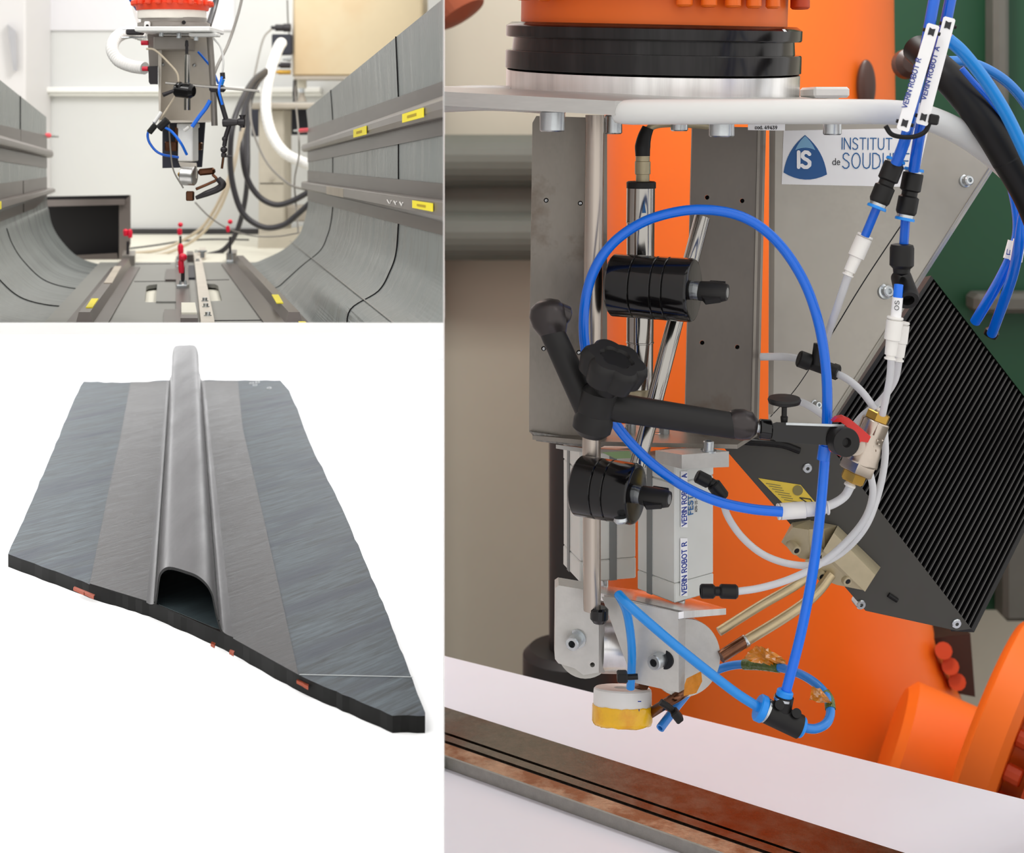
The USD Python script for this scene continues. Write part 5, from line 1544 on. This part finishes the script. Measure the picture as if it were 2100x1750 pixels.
rb = Thing('clamping_rail', 'long grey clamping rail with bolts running down the shell floor', 'rail')
rb.add('rail', gbox([(397, 525), (411, 525), (440, 672), (412, 672)], .006), 'tool_plate', sm=20)
for x, y in ((402, 518), (405, 536), (420, 618), (422, 630), (426, 648)):
    rb.add('bolt', lathe(G(x, y, .006), [0, 0, 1], [(0, 0), (0, .0038), (.001, .0038), (.001, .0026), (.004, .0026), (.004, 0)], 16), 'zinc')
rb.done(clip_shop)
pk = Thing('tooling_bar', 'brown base bar under the red toggle clamps with packing plates', 'base bar')
pk.add('base_bar', gbox([(361, 530), (384, 530), (392, 672), (361, 672)], .0035), 'shell_brown', sm=20)
pk.add('packing_plate', gbox([(341, 556), (362, 556), (362, 578), (339, 578)], .003), 'shell_brown', sm=20)
pk.add('packing_plate', gbox([(322, 590), (362, 589), (362, 622), (320, 622)], .002), 'shop_floor_panel', sm=20)
pk.add('packing_plate', gbox([(337, 640), (363, 640), (363, 672), (335, 672)], .003), 'shell_brown', sm=20)
pk.add('dark_plate', gbox([(387, 548), (399, 548), (400, 574), (386, 574)], .003), 'panel_navy', sm=20)
pk.add('rear_block', gbox([(383, 530), (396, 530), (397, 538), (383, 538)], .012), 'shell_brown', sm=20)
pk.done(clip_shop)
wb = Thing('spacer_block', 'cream block on a dark grooved block at the front of the clamp bar', 'block')
wb.add('dark_block', gbox([(371, 664), (404, 664), (406, 672), (370, 672)], .009), 'shell_brown')
wb.add('cream_block', gbox([(372, 640), (400, 640), (404, 662), (372, 662)], .010), 'cream_floor')
wb.done(clip_shop)
sb = Thing('stop_block', 'small grey stop block with a flat screw beside the rail', 'block')
sb.add('block', gbox([(408, 532), (422, 532), (422, 527), (409, 527)], .016), 'tool_plate')
sb.add('screw', lathe(G(415, 529, .016), [0, 0, 1], [(0, .003), (.008, .003), (.009, .007), (.011, .007), (.011, 0)], 18), 'zinc')
sb.done()

# --- dark frame section behind the left side
fs = Thing('frame_section', 'brown hollow frame section with black inside behind the left shell side', 'frame')
f0 = 2.42
fs.add('back', abox(P(60, 0, f0 + .05)[0], P(256, 0, f0 + .05)[0], f0 + .05, f0 + .06, P(0, 531, f0 + .05)[2], P(0, 404, f0 + .05)[2]), 'shell_dark')
fs.add('side', hull([P(244, 420, f0), P(268, 400, f0), P(268, 500, f0), P(250, 532, f0), P(244, 532, f0)] + [P(268, 400, f0 + .07), P(262, 532, f0 + .07), P(250, 420, f0 + .07)]), 'shell_stringer', sm=20)
fs.add('top_beam', hull([P(85, 405, f0 + .01), P(266, 400, f0 + .01), P(266, 410, f0 + .01), P(85, 412, f0 + .01)] + [P(85, 403, f0 + .08), P(266, 400, f0 + .08)]), 'shell_dark', sm=20)
fs.add('stringer', hull([P(85, 410, f0 - .01), P(256, 408, f0 - .01), P(256, 420, f0 - .01), P(85, 424, f0 - .01), P(85, 410, f0 + .03), P(256, 408, f0 + .03), P(256, 420, f0 + .03)]), 'shell_stringer', sm=20)
fs.add('bottom_beam', hull([P(150, 524, f0), P(240, 519, f0), P(243, 535, f0), P(150, 537, f0), P(150, 524, f0 + .05), P(240, 519, f0 + .05)]), 'shell_brown', sm=20)
fs.done()

# --- things along the far wall
cb = Thing('control_cabinet', 'large beige control cabinet at the upper right of the workshop', 'cabinet')
cd_ = 2.95
cb.add('cabinet', abox(P(601, 0, cd_)[0], P(866, 0, cd_)[0], cd_, cd_ + .2, P(0, 156, cd_)[2], P(0, -60, cd_)[2], .004), 'cabinet_beige')
cb.add('base_rail', abox(P(603, 0, cd_)[0], P(800, 0, cd_)[0], cd_ - .002, cd_ + .15, P(0, 163, cd_)[2], P(0, 156, cd_)[2]), 'table_grey')
cb.add('side_panel', abox(P(596, 0, cd_)[0], P(601, 0, cd_)[0], cd_ + .01, cd_ + .2, P(0, 157, cd_)[2], P(0, -60, cd_)[2]), 'ledge_white')
cb.done()
cf = Thing('cabinet_foot', 'cream machine foot under the beige cabinet', 'foot')
cf.add('upper', cyl(P(619, 181, cd_ + .03), P(619, 160, cd_ + .03), K(10, cd_), n=20), 'cream_floor')
cf.add('collar', cyl(P(619, 190, cd_ + .03), P(619, 181, cd_ + .03), K(6, cd_), n=16), 'zinc')
cf.add('pad', lathe(P(619, 209, cd_ + .03), [0, 0, 1], [(0, K(11, cd_)), (K(8, cd_), K(7, cd_)), (K(19, cd_), K(5, cd_)), (K(19, cd_), 0)], 18), 'table_grey')
cf.done()
single('cabinet_foot', lathe(P(605, 209, cd_ + .05), [0, 0, 1], [(0, K(5, cd_)), (K(10, cd_), K(4, cd_)), (K(14, cd_), K(5.5, cd_)), (K(46, cd_), K(4, cd_)), (K(48, cd_), 0)], 14), 'tool_black', 'thin black support leg left of the cream machine foot', 'foot')
tb_ = Thing('machine_stand', 'worn concrete coloured stand with a table top beside the right shell side', 'stand')
td_ = 2.8
tb_.add('table_top', abox(P(518, 0, td_)[0], P(700, 0, td_)[0], td_ - .02, td_ + .2, P(0, 224, td_)[2], P(0, 211, td_)[2], .003), 'table_grey')
c_ = tb_.add('column', abox(P(530, 0, td_)[0], P(582, 0, td_)[0], td_, td_ + .1, P(0, 600, td_)[2], P(0, 224, td_)[2], .003), 'concrete')
tb_.add('joint_line', abox(P(533, 0, td_)[0], P(582, 0, td_)[0], td_ - .001, td_, P(0, 377, td_)[2], P(0, 375.5, td_)[2]), 'shell_dark', on=c_)
tb_.add('bolt', cyl(P(558, 366, td_), P(558, 366, td_ - .004), K(4, td_), n=12), 'table_grey', on=c_)
tb_.add('side_plate', abox(P(582, 0, td_)[0], P(640, 0, td_)[0], td_ + .03, td_ + .08, P(0, 457, td_)[2], P(0, 425, td_)[2], .002), 'table_grey')
tb_.add('foot_plate', hull([P(x, y, td_ - .03 + o) for x, y in ((527, 540), (600, 540), (640, 460), (590, 470), (530, 480)) for o in (0, .02)]), 'concrete')
tb_.add('dark_panel', abox(P(580, 0, 2.96)[0], P(650, 0, 2.96)[0], 2.96, 2.98, P(0, 277, 2.96)[2], P(0, 222, 2.96)[2], .002), 'panel_navy', label='navy dark panel')
tb_.add('dark_panel', abox(P(515, 0, 2.96)[0], P(535, 0, 2.96)[0], 2.96, 2.98, P(0, 280, 2.96)[2], P(0, 222, 2.96)[2], .002), 'panel_navy')
tb_.done(clip_shop)
cp = Thing('connector_box', 'dark connector plate with plug on the left side of the beige cabinet', 'connector')
cd2 = 2.94
cp.add('plate', abox(P(557, 0, cd2)[0], P(597, 0, cd2)[0], cd2, cd2 + .05, P(0, 112, cd2)[2], P(0, 70, cd2)[2], .002), 'panel_navy')
cp.add('plug', lathe(P(556, 57, cd2), [1, 0, -.0], [(0, 0), (0, K(4, cd2)), (K(8, cd2), K(4, cd2)), (K(9, cd2), K(7, cd2)), (K(25, cd2), K(7, cd2)), (K(26, cd2), K(8.5, cd2)), (K(40, cd2), K(8.5, cd2)), (K(40, cd2), 0)], 20), 'tool_black', label='black cable plug')
cp.done()
vf = Thing('valve_fittings', 'small brass and steel pipe fittings below the connector plate', 'fittings')
for x0, x1, y, r, m_ in ((566, 596, 134, 6, 'tool_black'), (562, 596, 148, 5, 'brass'), (580, 597, 122, 4, 'zinc')):
    vf.add('fitting', lathe(P(x0, y, cd2), [1, 0, 0], [(0, 0), (0, K(r * .6, cd2)), (K(8, cd2), K(r * .6, cd2)), (K(9, cd2), K(r, cd2)), (K(x1 - x0, cd2), K(r, cd2)), (K(x1 - x0, cd2), 0)], 16), m_)
vf.done()


def hose(name, label, px, r, mat, cat_='hose', ribs=0, n=14):
    t = Thing(name, label, cat_)
    if ribs:
        c = spline([P(*p) for p in px], 40)
        rr = np.array([r * c[i][1] / F * (1 + .05 * math.sin(i * ribs)) for i in range(len(c))])
        t.add('hose', tube(c, rr, n=n + 6, smooth=False), mat)
    else:
        t.add('hose', ptube(px, r, n=n), mat)
    return t.done(clip_shop)


hose('white_hose', 'thick white corrugated hose from the connector plate into the right shell side', [(577, 88, 2.9), (570, 100, 2.86), (556, 140, 2.8), (546, 190, 2.72), (547, 240, 2.66), (562, 285, 2.6), (590, 318, 2.55), (640, 340, 2.5)], 11, 'hose_corrugated', ribs=.9)
hose('white_hose', 'white corrugated hose curving left from the robot flange to the black box', [(300, 75, 1.6), (268, 66, 1.6), (240, 76, 1.58), (230, 100, 1.56), (243, 124, 1.55), (270, 136, 1.54), (297, 140, 1.53)], 12.5, 'hose_corrugated', ribs=.9)
hose('black_hose', 'outer thick black hose hanging in a deep loop beside the stand', [(545, 145, 2.7), (520, 165, 2.6), (496, 205, 2.5), (477, 260, 2.45), (472, 330, 2.45), (480, 390, 2.45), (500, 440, 2.45), (540, 466, 2.45), (580, 462, 2.45), (610, 440, 2.45), (640, 412, 2.45)], 5.5, 'hose_black')
hose('black_hose', 'inner thick black hose hanging in a shallower loop beside the stand', [(545, 150, 2.72), (520, 180, 2.62), (500, 230, 2.55), (497, 300, 2.5), (505, 360, 2.5), (530, 402, 2.5), (565, 420, 2.5), (600, 412, 2.5), (640, 390, 2.5)], 5.5, 'hose_black')
hose('black_hose', 'straight black hose dropping from the cabinet to the floor', [(540, 150, 2.75), (515, 200, 2.7), (508, 260, 2.65), (508, 340, 2.6), (504, 400, 2.6), (494, 450, 2.6), (478, 490, 2.6), (455, 515, 2.6), (424, 524, 2.6)], 5, 'hose_black')
hose('cream_hose', 'upper cream hose falling from the robot arm and lying behind the clamps', [(500, 260, 2.5), (480, 330, 2.5), (455, 400, 2.5), (420, 460, 2.55), (380, 490, 2.6), (330, 512, 2.6), (270, 520, 2.6)], 3.4, 'hose_cream')
hose('cream_hose', 'lower cream hose falling from the robot arm and lying behind the clamps', [(494, 270, 2.48), (478, 350, 2.48), (452, 425, 2.5), (415, 478, 2.55), (370, 508, 2.58), (320, 524, 2.58), (265, 528, 2.6)], 3.6, 'hose_cream')
hose('grey_cord', 'thin grey cord sagging from the tool tip to the right shell side', [(400, 415, 2.3), (430, 445, 2.32), (470, 470, 2.34), (520, 484, 2.36), (570, 485, 2.36), (612, 478, 2.34)], 1.5, 'cord_grey', 'cord')
hose('grey_cord', 'thin pale cord hanging from the cabinet in front of the stand', [(556, 60, 2.9), (540, 80, 2.85), (525, 140, 2.8), (514, 200, 2.7), (517, 260, 2.6), (545, 330, 2.55), (590, 376, 2.5), (630, 390, 2.5)], 2.0, 'cord_grey', 'cord')
hose('power_cable', 'thin black cord hanging from the right shell side fitting', [(589, 0, 3.0), (592, 60, 3.0), (604, 140, 2.98), (606, 200, 2.9), (612, 270, 2.5), (613, 320, 2.5), (604, 370, 2.5), (608, 430, 2.5), (612, 478, 2.45)], 1.6, 'cord_grey', 'cord')
hose('power_cable', 'thin black cord lying on the white floor behind the clamps', [(265, 510, 2.7), (320, 503, 2.7), (380, 494, 2.7), (440, 491, 2.75), (510, 492, 2.8)], 1.8, 'hose_black', 'cable')
hose('power_cable', 'black cord along the back edge of the shell floor', [(270, 528, 2.5), (320, 529, 2.5), (362, 528, 2.5)], 1.6, 'hose_black', 'cable')

# --- small robot tool
Q = 1.5
kq = lambda px: px * Q / F
rw = Thing('robot_wrist', 'red robot wrist with knobbly bolts and cream ring in the workshop', 'robot wrist')
ux = unit([0, -.02, 1])
rw.add('wrist_body', lathe(P(354, 22, Q), ux, [(0, kq(72)), (kq(14), kq(76)), (kq(16), kq(70)), (kq(60), kq(70)), (kq(60), 0)], 48), 'robot_red')
for i in range(22):
    a = i * 2 * math.pi / 22
    c0 = P(354, 13, Q) + np.array([math.cos(a), math.sin(a), 0]) * kq(77)
    rw.add('bolt', lathe(c0, [0, 0, 1], [(0, 0), (0, kq(5)), (kq(2), kq(6.5)), (kq(8), kq(6.5)), (kq(11), kq(4)), (kq(11), 0)], 12), 'robot_red')
rw.add('cream_ring', lathe(P(353, 39, Q), ux, [(0, 0), (0, kq(68)), (kq(3), kq(69)), (kq(20), kq(69)), (kq(21), kq(66)), (kq(21), 0)], 48), 'flange_cream', label='cream ring')
rw.done()
fg = Thing('tool_flange', 'grey round flange with a white clamp plate under the red wrist', 'tool flange')
fg.add('flange', lathe(P(357, 58, Q), ux, [(0, 0), (0, kq(70)), (kq(3), kq(73)), (kq(10), kq(73)), (kq(12), kq(66)), (kq(21), kq(66)), (kq(21), 0)], 48), 'tool_grey')
fg.add('white_plate', box(P(370, 63, Q - .02), XYZ, [kq(75), kq(70), kq(5)], .001), 'tool_white', label='white plate')
fg.add('hole', cyl(P(377, 46, Q - .0355), P(377, 46, Q - .0335), kq(4), n=14), 'shell_dark')
for x, y in ((367, 74), (402, 79), (331, 70)):
    fg.add('bolt', cyl(P(x, y + 5, Q - .03), P(x, y - 6, Q - .03), kq(4.5), n=14, bev=.0004), 'zinc')
fg.add('lower_plate', box(P(420, 72, Q - .03), XYZ, [kq(28), kq(20), kq(3.5)], .0008), 'tool_white')
fg.add('side_clip', box(P(277, 66, Q - .02), XYZ, [kq(16), kq(14), kq(6)], .0015), 'tool_black', label='black side clip')
for y in (60, 77):
    fg.add('clip_pin', cyl(P(250, y, Q - .02), P(300, y - 1, Q - .02), kq(1.4), n=8), 'zinc')
fg.add('lug', box(P(302, 52, Q - .035), XYZ, [kq(6), kq(3), kq(8)], .001), 'tool_white')
fg.add('lug_hole', cyl(P(302, 53, Q - .0375), P(302, 53, Q - .0365), kq(3), n=12), 'shell_dark')
fg.done()
tb2 = Thing('tool_bracket', 'beige steel bracket plate with side rails hanging under the white plate', 'bracket')
tb2.add('back_plate', prism([(326, 72), (436, 72), (434, 249), (345, 250), (328, 246)], Q + .03, .004), 'tool_plate')
tb2.add('side_rail', hull([P(x, y, Q + o) for x, y in ((324, 76), (332, 76), (329, 250), (326, 270)) for o in (-.004, .03)]), 'tool_plate')
tb2.add('side_rail', tube([P(430, 75, Q - .01), P(436, 160, Q - .01), P(440, 258, Q - .01)], kq(6.5), n=16), 'tool_grey')
tb2.add('upper_block', box(P(358, 90, Q + .005), XYZ, [kq(34), .02, kq(14)], .001), 'tool_grey')
tb2.add('base_plate', hull([P(x, y, Q + o) for x, y in ((345, 247), (432, 247), (432, 251), (345, 252)) for o in (-.015, .03)]), 'tool_plate')
for x, y in ((334, 132), (398, 134)):
    tb2.add('screw', lathe(P(x, y, Q + .028), [0, -1, 0], [(0, kq(4)), (.002, kq(3)), (.003, 0)], 12), 'zinc')
tb2.done()
bx_ = Thing('junction_box', 'black junction box with red cap on the left of the tool', 'box')
bx_.add('box', hull([P(x, y, Q + .0 + o) for x, y in ((304, 136), (324, 135), (324, 173), (308, 173), (305, 168)) for o in (-.008, .03)]), 'tool_black', sm=20)
bx_.add('red_cap', cyl(P(292, 141, Q), P(304, 141, Q), kq(5), n=14), 'clamp_red', label='red connector cap')
bx_.add('mount', hull([P(x, y, Q + .01 + o) for x, y in ((302, 70), (326, 70), (326, 136), (306, 136)) for o in (0, .02)]), 'tool_grey', sm=20)
bx_.add('red_cap', cyl(P(290, 88, Q), P(304, 88, Q), kq(5), n=14), 'clamp_red', label='red connector cap')
bx_.done()
sp_ = Thing('sensor_probe', 'small grey cylindrical probe hanging in front of the bracket plate', 'sensor')
sp_.add('barrel', lathe(P(384, 226, Q - .02), [0, 0, 1], [(0, 0), (0, kq(6.5)), (kq(55), kq(6.5)), (kq(56), kq(5.5)), (kq(112), kq(5.5)), (kq(114), kq(4)), (kq(114), 0)], 24), 'chrome')
sp_.add('boot', lathe(P(383, 112, Q - .02), [0, 0, 1], [(0, kq(3)), (kq(16), kq(3)), (kq(18), kq(4)), (kq(28), kq(3)), (kq(30), 0)], 16), 'tool_black')
sp_.done()
ck = Thing('rod_clamp', 'black round clamp holding a thin rod in front of the bracket plate', 'clamp')
ck.add('clamp_body', lathe(P(360, 184, Q - .04), [1, -.25, -.1], [(0, 0), (0, kq(12)), (kq(4), kq(15)), (kq(34), kq(15)), (kq(40), kq(10)), (kq(40), 0)], 28), 'black_gloss')
ck.add('handle', tube([P(362, 184, Q - .045), P(334, 195, Q - .05)], [kq(3), kq(4.5)], n=12, smooth=False), 'tool_black')
ck.add('top_lug', lathe(P(368, 178, Q - .045), [0, -.3, 1], [(0, kq(8)), (kq(6), kq(8)), (kq(9), kq(5)), (kq(9), 0)], 18), 'black_gloss')
ck.done()
single('thin_rod', cyl(P(339, 170, Q - .048), P(532, 187, Q - .03), kq(2.6), n=14), 'chrome', 'thin chrome rod crossing the workshop tool to the right', 'rod')
a2 = Thing('articulated_arm', 'thin black jointed arm hanging right of the workshop tool', 'support arm')
j = lambda x, y, r: (lambda m: (m.apply_translation(P(x, y, Q - .02)), m)[1])(trimesh.creation.icosphere(2, kq(r)))
a2.add('joint', box(P(446, 182, Q - .03), XYZ, [kq(16), kq(8), kq(7)], .002), 'tool_black')
a2.add('upper_link', tube([P(446, 184, Q - .02), P(464, 246, Q - .02)], kq(5), n=14, smooth=False), 'tool_black')
a2.add('cross_joint', lathe(P(457, 252, Q - .02), [1, 0, .05], [(0, 0), (0, kq(8)), (kq(8), kq(9)), (kq(30), kq(6)), (kq(33), kq(8)), (kq(44), kq(8)), (kq(44), 0)], 20), 'tool_black')
a2.add('knob', lathe(P(497, 262, Q - .02), [0, 0, 1], [(0, 0), (0, kq(5)), (kq(20), kq(5)), (kq(26), kq(7)), (kq(26), 0)], 16), 'tool_black')
a2.add('lower_link', tube([P(470, 258, Q - .02), P(463, 280, Q - .02), P(460, 300, Q - .02)], kq(4.5), n=14), 'tool_black')
a2.add('ball', j(461, 285, 6), 'tool_black'); a2.add('ball', j(459, 307, 7), 'tool_black')
a2.add('tip_holder', box(P(459, 318, Q - .02), XYZ, [kq(5), kq(5), kq(5)], .001), 'tool_black')
a2.add('side_pin', cyl(P(459, 320, Q - .02), P(476, 321, Q - .02), kq(2.5), n=10), 'tool_black')
a2.add('copper_tip', cyl(P(458, 322, Q - .02), P(455, 346, Q - .02), kq(2.5), n=10), 'copper')
a2.done()
ac_ = Thing('air_cylinder', 'white square air cylinder with fittings under the bracket plate', 'air cylinder')
ac_.add('barrel', box(P(386, 294, Q), [[.98, -.2, 0], [.2, .98, 0], [0, 0, 1]], [kq(16), kq(16), kq(37)], .001), 'tool_white')
ac_.add('end_cap', box(P(386, 258, Q), [[.98, -.2, 0], [.2, .98, 0], [0, 0, 1]], [kq(18), kq(18), kq(5)], .001), 'tool_white')
ac_.add('fitting', cyl(P(378, 268, Q - .015), P(388, 260, Q - .015), kq(3.5), n=12), 'white_plastic')
ac_.done()
dk_ = Thing('rear_bracket', 'dark brown bracket with copper coloured block behind the white air cylinder', 'bracket')
dk_.add('plate', prism([(333, 250), (420, 250), (413, 343), (333, 345)], Q + .035, .004), 'panel_navy', sm=20)
dk_.add('copper_block', box(P(352, 300, Q + .025), XYZ, [kq(13), .004, kq(10)], .001), 'copper')
dk_.add('copper_block', box(P(408, 300, Q + .025), XYZ, [kq(7), .004, kq(8)], .001), 'copper')
dk_.add('copper_block', box(P(363, 276, Q + .028), XYZ, [kq(4), .003, kq(16)], .0008), 'copper')
dk_.done()
rl = Thing('roller', 'bright metal pressure roller at the bottom of the workshop tool', 'roller')
rl.add('drum', lathe(P(373, 360, Q - .01), [1, -.12, -.02], [(0, 0), (0, kq(18)), (kq(2), kq(20)), (kq(26), kq(20)), (kq(28), kq(18)), (kq(28), 0)], 40), 'machined_alu')
rl.add('fork', hull([P(x, y, Q + o) for x, y in ((366, 332), (403, 334), (403, 341), (370, 342)) for o in (-.012, .012)]), 'tool_plate', sm=20)
rl.add('fork_arm', hull([P(x, y, Q + o) for x, y in ((400, 336), (404, 336), (404, 366), (400, 366)) for o in (-.008, .01)]), 'tool_plate', sm=20)
rl.add('hub', lathe(P(372, 358, Q - .005), [-1, 0, 0], [(0, kq(6)), (kq(5), kq(5)), (kq(7), kq(3)), (kq(7), 0)], 16), 'brass')
rl.done()
ip = Thing('inductor_head', 'small copper inductor with a curved black clip beside the roller', 'inductor')
ip.add('copper_body', box(P(424, 352, Q - .01), [[1, 0, .1], [0, 1, 0], [-.1, 0, 1]], [kq(17), kq(8), kq(7)], .002), 'copper')
ip.add('copper_leg', tube([P(436, 358, Q - .01), P(444, 368, Q - .01), P(430, 376, Q - .01), P(402, 388, Q - .01)], kq(3), n=12), 'copper')
ip.add('black_clip', tube([P(447, 366, Q - .012), P(456, 378, Q - .012), P(446, 388, Q - .012), P(424, 397, Q - .012), P(402, 406, Q - .012)], [kq(6), kq(8), kq(7), kq(6.5), kq(4)], n=16), 'tool_black')
ip.add('copper_foot', box(P(390, 402, Q - .01), XYZ, [kq(8), kq(5), kq(10)], .001), 'copper')
ip.done()
for lab_, px, r, m_ in (
        ('blue tube looping left of the white air cylinder', [(312, 258, 1.46), (303, 275, 1.46), (308, 295, 1.46), (328, 315, 1.46), (366, 323, 1.47)], 2.6, 'deep_blue_tube'),
        ('blue tube bowing down in front of the dark bracket', [(336, 260, 1.45), (352, 270, 1.45), (370, 292, 1.45), (383, 317, 1.46)], 2.8, 'blue_tube'),
        ('blue tube pair rising right of the white air cylinder', [(394, 260, 1.46), (408, 240, 1.46), (422, 222, 1.46), (431, 206, 1.46)], 4.2, 'blue_tube'),
        ('blue tube crossing behind the right tool rail', [(406, 106, 1.52), (420, 122, 1.52), (434, 140, 1.52), (448, 172, 1.52)], 2.4, 'blue_tube'),
        ('short blue tube running down the jointed arm', [(455, 158, 1.46), (449, 185, 1.45), (456, 215, 1.45)], 2.6, 'blue_tube'),
        ('blue tube entering the picture top left of the red wrist', [(262, -10, 1.5), (268, 2, 1.5), (280, 20, 1.52)], 2.2, 'deep_blue_tube')):
    single('air_tube', ptube(px, r, n=10), m_, lab_, 'air tube', clip=clip_shop)
for lab_, px, r, m_ in (
        ('thin cream cable curving over the bracket plate', [(300, 100, 1.46), (318, 103, 1.46), (345, 128, 1.46), (365, 155, 1.46), (362, 190, 1.46), (345, 220, 1.46), (328, 246, 1.46)], 2.2, 'hose_cream'),
        ('thin white cable right of the tool rail down to a connector', [(437, 78, 1.47), (452, 96, 1.47), (458, 125, 1.47), (456, 150, 1.47)], 2.2, 'tool_white'),
        ('thin pale wire from bracket to below the roller', [(346, 254, 1.46), (350, 310, 1.46), (356, 350, 1.46), (376, 386, 1.46)], 1.6, 'cord_grey'),
        ('grey cable running up right of the red wrist', [(500, -20, 1.7), (488, 30, 1.68), (468, 90, 1.65), (448, 130, 1.6), (436, 160, 1.58)], 3, 'cord_grey'),
        ('dark flat cable strap right of the red wrist', [(448, -20, 1.7), (438, 20, 1.68), (428, 52, 1.65)], 6, 'tool_black'),
        ('pale hose left of the red wrist at the top', [(266, -20, 1.6), (276, 20, 1.6), (284, 46, 1.6)], 4, 'tool_white')):
    single('cable', ptube(px, r, n=10), m_, lab_, 'cable', clip=clip_shop)
ct = Thing('tube_tee', 'black tee connectors on the blue tubes left of the tool', 'tube fitting')
ct.add('sleeve', tube([P(306, 272, 1.45), P(319, 256, 1.45)], kq(6), n=14, smooth=False), 'black_rubber')
ct.add('sleeve', tube([P(326, 264, 1.45), P(344, 246, 1.45)], kq(8), n=14, smooth=False), 'black_rubber')
ct.add('white_stub', tube([P(316, 252, 1.455), P(330, 230, 1.46)], kq(4), n=12, smooth=False), 'tool_white')
ct.done()
cn = Thing('connector', 'black and blue connector above the thin rod joint', 'tube fitting')
cn.add('sleeve', cyl(P(457, 162, 1.465), P(456, 149, 1.465), kq(5), n=14), 'tool_black')
cn.add('tip', cyl(P(453, 174, 1.465), P(457, 162, 1.465), kq(4.5), n=14), 'cyan_collar')
cn.done()
